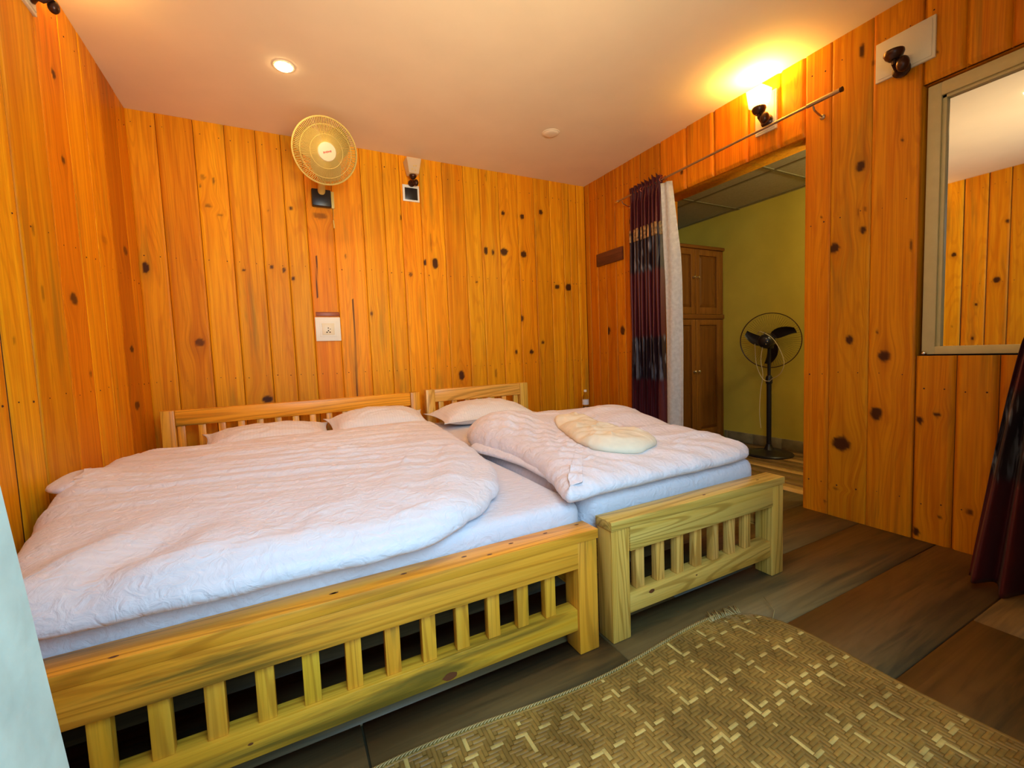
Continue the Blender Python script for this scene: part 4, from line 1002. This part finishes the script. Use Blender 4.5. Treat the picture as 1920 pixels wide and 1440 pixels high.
# ---------------------------------------------------------------- downlights
def downlight(x, y, label, lit=True, r=0.047):
    t = empty('downlight', (x, y, ZC), label, 'light', 'ceiling downlights')
    MB().lathe((x, y, ZC-0.0005), (0, 0, -1), [(0, r+0.01), (0.003, r+0.009), (0.005, r)], 36).build('rim', M_CEIL, t)
    MB().lathe((x, y, ZC-0.0045), (0, 0, -1), [(0, r), (0.005, r*0.9), (0.008, r*0.6)], 36).build('lens', M_DOWN if lit else M_CEIL, t)
downlight(0.112, 2.905, 'lit round downlight in the ceiling, left of the centre')
downlight(1.95, 2.96, 'unlit round downlight, a faint disc in the ceiling above the second bed', False, 0.06)
area('downlight_light', (0.112, 2.905, ZC-0.018), (0.112, 2.905, 0), 0.08, 0.08, 4, (1.0, 0.66, 0.30))
downlight(1.1, 1.1, 'unseen lit downlight in the ceiling in front of the beds, for warm fill')  # out-of-view downlight put in as warm fill
area('front_downlight_fill', (1.1, 1.1, ZC-0.02), (1.1, 1.1, 0), 0.12, 0.12, 5, (1.0, 0.66, 0.30))

# ---------------------------------------------------------------- wall fan
def wall_fan():
    c = Vector((0.375, 3.32, 2.47)); ax = Vector((0.10, -0.86, -0.38)).normalized()
    p = at(1, 3.33, 610, 284); c = Vector((p[0], 3.33, p[2]))
    t = empty('wall_fan', (0.34, YB, 2.28), 'round yellowed wall fan with a cream hub, high on the back wall', 'fan')
    b0 = at(1, YB, 583, 361); b1 = at(1, YB, 622, 392)
    MB().box((b0[0], YB-0.05, b1[2]), (b1[0]-0.004, YB+0.001, b0[2]+0.02), 0.008).build('mount', M_BLACK, t)
    MB().box((b1[0]-0.003, YB-0.02, b1[2]), (b1[0]+0.02, YB+0.001, b0[2]+0.02), 0.003).build('mount_cover', M_FANC, t)
    mx = (b0[0]+b1[0])/2
    back = c-ax*0.10
    MB().tube([(mx, YB-0.04, b0[2]), (mx, YB-0.12, b0[2]+0.04), (back.x-0.01, back.y+0.12, back.z-0.05), (back.x, back.y+0.02, back.z-0.01)], [0.028, 0.024, 0.022, 0.03], 12).build('arm', M_FANC, t)
    MB().lathe(c-ax*0.20, ax, [(0, 0.035), (0.01, 0.055), (0.04, 0.068), (0.09, 0.068), (0.10, 0.05)], 28).build('motor_housing', M_FANC, t)
    R = ax.to_track_quat('Z', 'Y').to_matrix(); P = lambda r, a, h: c + R @ Vector((r*math.cos(a), r*math.sin(a), h))
    RR = 0.208
    def frontz(r): return 0.055-0.05*(r/RR)**2.2
    b = MB()
    b.tube([P(RR, 2*math.pi*k/64, 0.0) for k in range(64)], 0.006, 8, closed=True)
    b.tube([P(RR, 2*math.pi*k/64, -0.012) for k in range(64)], 0.004, 6, closed=True)
    for rr in (0.105, 0.165): b.tube([P(rr, 2*math.pi*k/48, frontz(rr)) for k in range(48)], 0.002, 5, closed=True)
    for k in range(110):
        a = 2*math.pi*k/110; tw = 0.10
        b.tube([P(r, a+tw*(RR-r)/RR*2, frontz(r)) for r in (0.055, 0.105, 0.165, 0.19, RR)], 0.0017, 4)
    b.build('front_guard', M_FANC, t)
    b = MB()
    for k in range(70):
        a = 2*math.pi*k/70
        b.tube([P(r, a, -0.012-0.075*(1-(r/RR)**3)) for r in (0.06, 0.12, 0.17, RR)], 0.0019, 4)
    for rr in (0.08, 0.12, 0.16): b.tube([P(rr, 2*math.pi*k/40, -0.012-0.075*(1-(rr/RR)**3)) for k in range(40)], 0.002, 5, closed=True)
    b.build('rear_guard', M_FANC, t)
    MB().lathe(c+ax*(frontz(0.055)-0.006), ax, [(0, 0.058), (0.006, 0.060), (0.012, 0.056), (0.014, 0.03)], 36).build('badge', M_FANH, t)
    # small red slanting lettering strip, unreadable in the photograph
    b = MB(); e_ = c+ax*(frontz(0.055)+0.0085)
    sd = Vector((1, 0, 0.35)); sd = (sd-ax*sd.dot(ax)).normalized(); u2 = ax.cross(sd)
    for k in range(7):
        q = e_+sd*(-0.024+k*0.008); hgt = 0.0045 if k % 3 else 0.006
        pts = [q-sd*0.003-u2*hgt, q+sd*0.0025-u2*hgt, q+sd*0.0035+u2*hgt, q-sd*0.002+u2*hgt]
        b.quad([x_+ax*0.0006 for x_ in pts])
    b.build('badge_lettering', M_RED, t, False)
    for k in range(3):
        a0 = 2*math.pi*k/3+0.5; b = MB(); gr = []
        for i in range(9):
            r = 0.045+0.145*i/8; wd = 0.9+0.75*math.sin(math.pi*(i+0.5)/9)
            gr.append([b.bm.verts.new(P(r, a0+0.25*i/8+(j/7-0.5)*wd*0.13/max(r, 0.09), -0.025+(j/7-0.5)*0.045)) for j in range(8)])
        for i in range(8):
            for j in range(7): b.bm.faces.new((gr[i][j], gr[i+1][j], gr[i+1][j+1], gr[i][j+1]))
        bmesh.ops.solidify(b.bm, geom=b.bm.faces[:], thickness=0.002)
        b.build('blade', M_FANC, t)
    MB().lathe(c-ax*0.05, ax, [(0, 0.03), (0.01, 0.042), (0.06, 0.042), (0.075, 0.02)], 24).build('hub', M_FANC, t)
    q0 = at(1, YB-0.02, 624, 372); q1 = at(1, YB-0.02, 626, 425); q2 = at(1, YB-0.02, 630, 432)
    MB().tube([(q0[0], YB-0.02, q0[2]), (q1[0], YB-0.015, q1[2])], 0.0016, 5).cyl((q1[0], YB-0.016, q1[2]+0.05), (q1[0]+0.004, YB-0.012, q1[2]-0.01), 0.005).build('pull_cord', M_FANC, t)
wall_fan()

# ---------------------------------------------------------------- wall socket
def socket():
    a = at(1, YB, 590, 595); b_ = at(1, YB, 640, 639); x0, x1, z0, z1 = a[0], b_[0], b_[2], a[2]; cx = (x0+x1)/2; cz = (z0+z1)/2
    t = empty('wall_socket', (cx, YB, cz), 'square white five-pin wall socket on the back wall above the headboard', 'socket')
    b = MB().box((x0, YB-0.012, z0), (x1, YB+0.002, z1), 0.004)
    b.box((x0+0.03, YB-0.0145, z0+0.032), (x1-0.03, YB-0.0115, z1-0.032), 0.002); b.build('face_plate', M_WHITE, t)
    b = MB().box((cx-0.045, YB-0.0165, cz-0.045), (cx+0.045, YB-0.0140, cz+0.045), 0.002); s = b.build('socket_insert', M_CREAM, t)
    b = MB()
    for dx, dz, w_, h_ in ((0, 0.02, 0.004, 0.004), (-0.011, -0.012, 0.005, 0.004), (0.011, -0.012, 0.005, 0.004), (0, -0.0, 0.004, 0.005), (0.014, 0.012, 0.003, 0.003)):
        b.box((cx+dx-w_, YB-0.0172, cz+dz-0.012-h_), (cx+dx+w_, YB-0.0164, cz+dz-0.012+h_))
    b.build('pin_hole', M_GAP, s, False)
socket()
a = at(1, YB, 592, 585); b_ = at(1, YB, 637, 594)
wb = wbox('wooden_strip', (a[0], YB-0.006, b_[2]+0.003), (b_[0], YB+0.001, a[2]), M_DARKW, None, 0, (2.2, 1.8, 1.2), 0.001)
tag(wb, 'short reddish wood strip just above the white wall socket', 'strip')

# hook board near the far right corner
a = at(0, XR, 1121, 478); b_ = at(0, XR, 1169, 461); c_ = at(0, XR, 1121, 501)
hb = wbox('wooden_plaque', (XR-0.022, b_[1], c_[2]), (XR+0.002, a[1], a[2]), M_DARKW, None, 1, (1, 1, 1), 0.004)
tag(hb, 'small dark wooden plaque on the right wall near the far corner', 'plaque')

# ---------------------------------------------------------------- curtain rod and curtains
def rod():
    x = 2.775; pL = at(0, x, 1156, 379); pM = at(0, x, 1520, 194); pR = at(0, x, 1577, 168)
    zf = lambda y: pL[2]+(pR[2]-pL[2])*(pL[1]-y)/(pL[1]-pR[1])
    t = empty('curtain_rod', (x, (pL[1]+pR[1])/2, pL[2]), 'thin metal curtain rod running across the top of the doorway', 'curtain rod')
    MB().cyl((x, pL[1]-0.03, zf(pL[1])), (x, pM[1], zf(pM[1])), 0.0075, seg=16).build('inner_tube', M_ROD, t)
    MB().cyl((x, pM[1]+0.02, zf(pM[1])), (x, pR[1]+0.004, zf(pR[1])), 0.0115, seg=16).build('outer_tube', M_ROD, t)
    MB().lathe((x, pL[1]-0.03, zf(pL[1])), (0, 1, 0), [(0, 0.010), (0.01, 0.013), (0.03, 0.011), (0.045, 0.004)], 14).build('finial', M_CHROME, t)
    MB().cyl((x, pR[1]+0.004, zf(pR[1])), (x, pR[1]-0.008, zf(pR[1])), 0.0135, seg=16).build('end_cap', M_DKBRN, t)
    for yb in (1.50, 3.10):
        zb = zf(yb)
        MB().tube([(XR+0.012, yb, zb-0.055), (XR-0.03, yb, zb-0.05), (x+0.012, yb, zb-0.035), (x, yb, zb-0.014)], 0.005, 8).lathe((XR+0.012, yb, zb-0.055), (-1, 0, 0), [(0, 0.016), (0.016, 0.014), (0.02, 0.008)], 14).build('rod_bracket', M_ROD, t)
    return x, zf
RX, RZ = rod()

def drape(name, path_fn, s0, s1, zt, zb, m, parent, thick=0.003, ns=150, nz=50):
    """path_fn(s, v) -> (x, y) with v 0 at the top and 1 at the bottom"""
    S = np.linspace(s0, s1, ns); Vv = np.linspace(0, 1, nz)
    A = np.zeros((ns, nz, 3))
    for j, v in enumerate(Vv):
        x, y, dz = path_fn(S, v); A[:, j, 0] = x; A[:, j, 1] = y; A[:, j, 2] = zt+(zb-zt)*v+dz
    n = ns*nz; idx = np.arange(n).reshape(ns, nz); f = np.stack([idx[:-1, :-1], idx[1:, :-1], idx[1:, 1:], idx[:-1, 1:]], -1).reshape(-1, 4)
    B = A.copy(); B[..., 0] += thick
    ring = np.array(list(idx[:, 0])+list(idx[-1, 1:])+list(idx[-2::-1, -1])+list(idx[0, -2:0:-1])); nx_ = np.roll(ring, -1)
    me = mesh_np(np.concatenate([A.reshape(-1, 3), B.reshape(-1, 3)]), np.concatenate([f, n+f[:, ::-1], np.stack([ring, ring+n, nx_+n, nx_], -1)]))
    return link(name, me, m, parent, True)
ct = empty('door_curtain', (2.76, 2.78, 0), 'maroon patterned curtain with silver lining, pushed to the far side of the doorway', 'curtain')
def pfn(s, v):
    ya = 2.985+0.01*v; yb = 2.635-0.01*v
    y = ya+(yb-ya)*s
    amp = 0.028+0.014*v
    x = 2.765+amp*np.sin(s*2*math.pi*8.5+0.6*np.sin(v*5))+0.006*np.sin(s*31+v*9)
    pinch = math.exp(-((v-0.03)/0.02)**2)
    x = x*(1-0.5*pinch)+2.775*0.5*pinch
    return x, y+0.008*np.cos(s*2*math.pi*17), 0.010*np.sin(s*50)*(v < 0.05)
drape('curtain_panel', pfn, 0, 1, RZ(2.8)+0.05, 0.03, M_CURT, ct)
def lfn(s, v):
    y0 = 2.628-0.02*v-0.04*min(1, v*3); wd = 0.085+0.06*min(1, v*4)
    y = y0-wd*s*0.9+0.03*v
    x = 2.755+0.05*s*0.8+0.010*np.sin(s*7+v*3)-0.02*math.sin(min(v*6, 3.14))*0.5
    return x, y, 0*s
lo_ = drape('lining', lfn, 0, 1, RZ(2.6)-0.035, 0.03, M_LINER, ct, ns=30); lo_['label'] = 'silver grey curtain lining'
b = MB()
for k in range(11):
    y = 2.60+0.036*k; b.tube([(RX+0.017*math.cos(a), y+0.006*math.sin(a*2+k), RZ(y)+0.017*math.sin(a)) for a in [2*math.pi*i/14 for i in range(14)]], 0.0028, 6, closed=True)
b.build('curtain_ring', simple('copper_ring', (0.35, 0.07, 0.03), 0.35, metal=0.7), ct)
# woven border band
def bfn(s, v):
    x, y, dz = pfn(s, 0.19+0.03*v); return x-0.006, y, 0*s
M_BAND = simple('gold_border_thread', (0.30, 0.15, 0.05), 0.5, noise=0.85, nscale=38)
zt_ = RZ(2.8)+0.05; bd = drape('woven_border', bfn, 0, 1, zt_-0.37, zt_-0.475, M_BAND, ct, thick=0.002, nz=10); bd['label'] = 'gold figured border band'

# curtain at the right edge of the picture, gathered on a black knob
c2 = empty('side_curtain', (2.58, 0.46, 0), 'dark maroon curtain gathered at the right edge, in front of the mirror', 'curtain')
def cfn(s, v):
    vv = v**0.8
    half = 0.075+0.17*vv; y0 = 0.52-0.045*vv
    y = y0+half*(1-2*s)*1.0+0.02*vv
    x = 2.60-0.08*vv+(0.022+0.03*vv)*np.sin(s*2*math.pi*6+v*1.5)
    lean = 0.05*math.exp(-((v)/0.05)**2)
    return x, y-lean*(1-s)*0.9, 0.03*(s-0.5)*(1-v)+0.012*np.sin(s*17)*v
drape('curtain_panel', cfn, 0, 1, 1.15, 0.015, M_CURT2, c2, ns=130)
# the tie: knob fixed to the mirror side of the front wall by an arm
MB().sph((2.60, 0.545, 1.205), 0.032, (1, 1, 1), 18).tube([(2.60, 0.52, 1.20), (2.60, 0.3, 1.19), (2.60, 0.11, 1.18)], 0.009, 8).build('holdback', M_BLACK, c2)
MB().tube([(2.60+0.05*math.cos(a), 0.52+0.075*math.sin(a), 1.13+0.01*math.sin(a)) for a in [2*math.pi*i/20 for i in range(20)]], 0.012, 8, closed=True).tube([(2.60, 0.535, 1.13), (2.60, 0.54, 1.2)], 0.012, 8).build('tie', M_CURT2, c2)
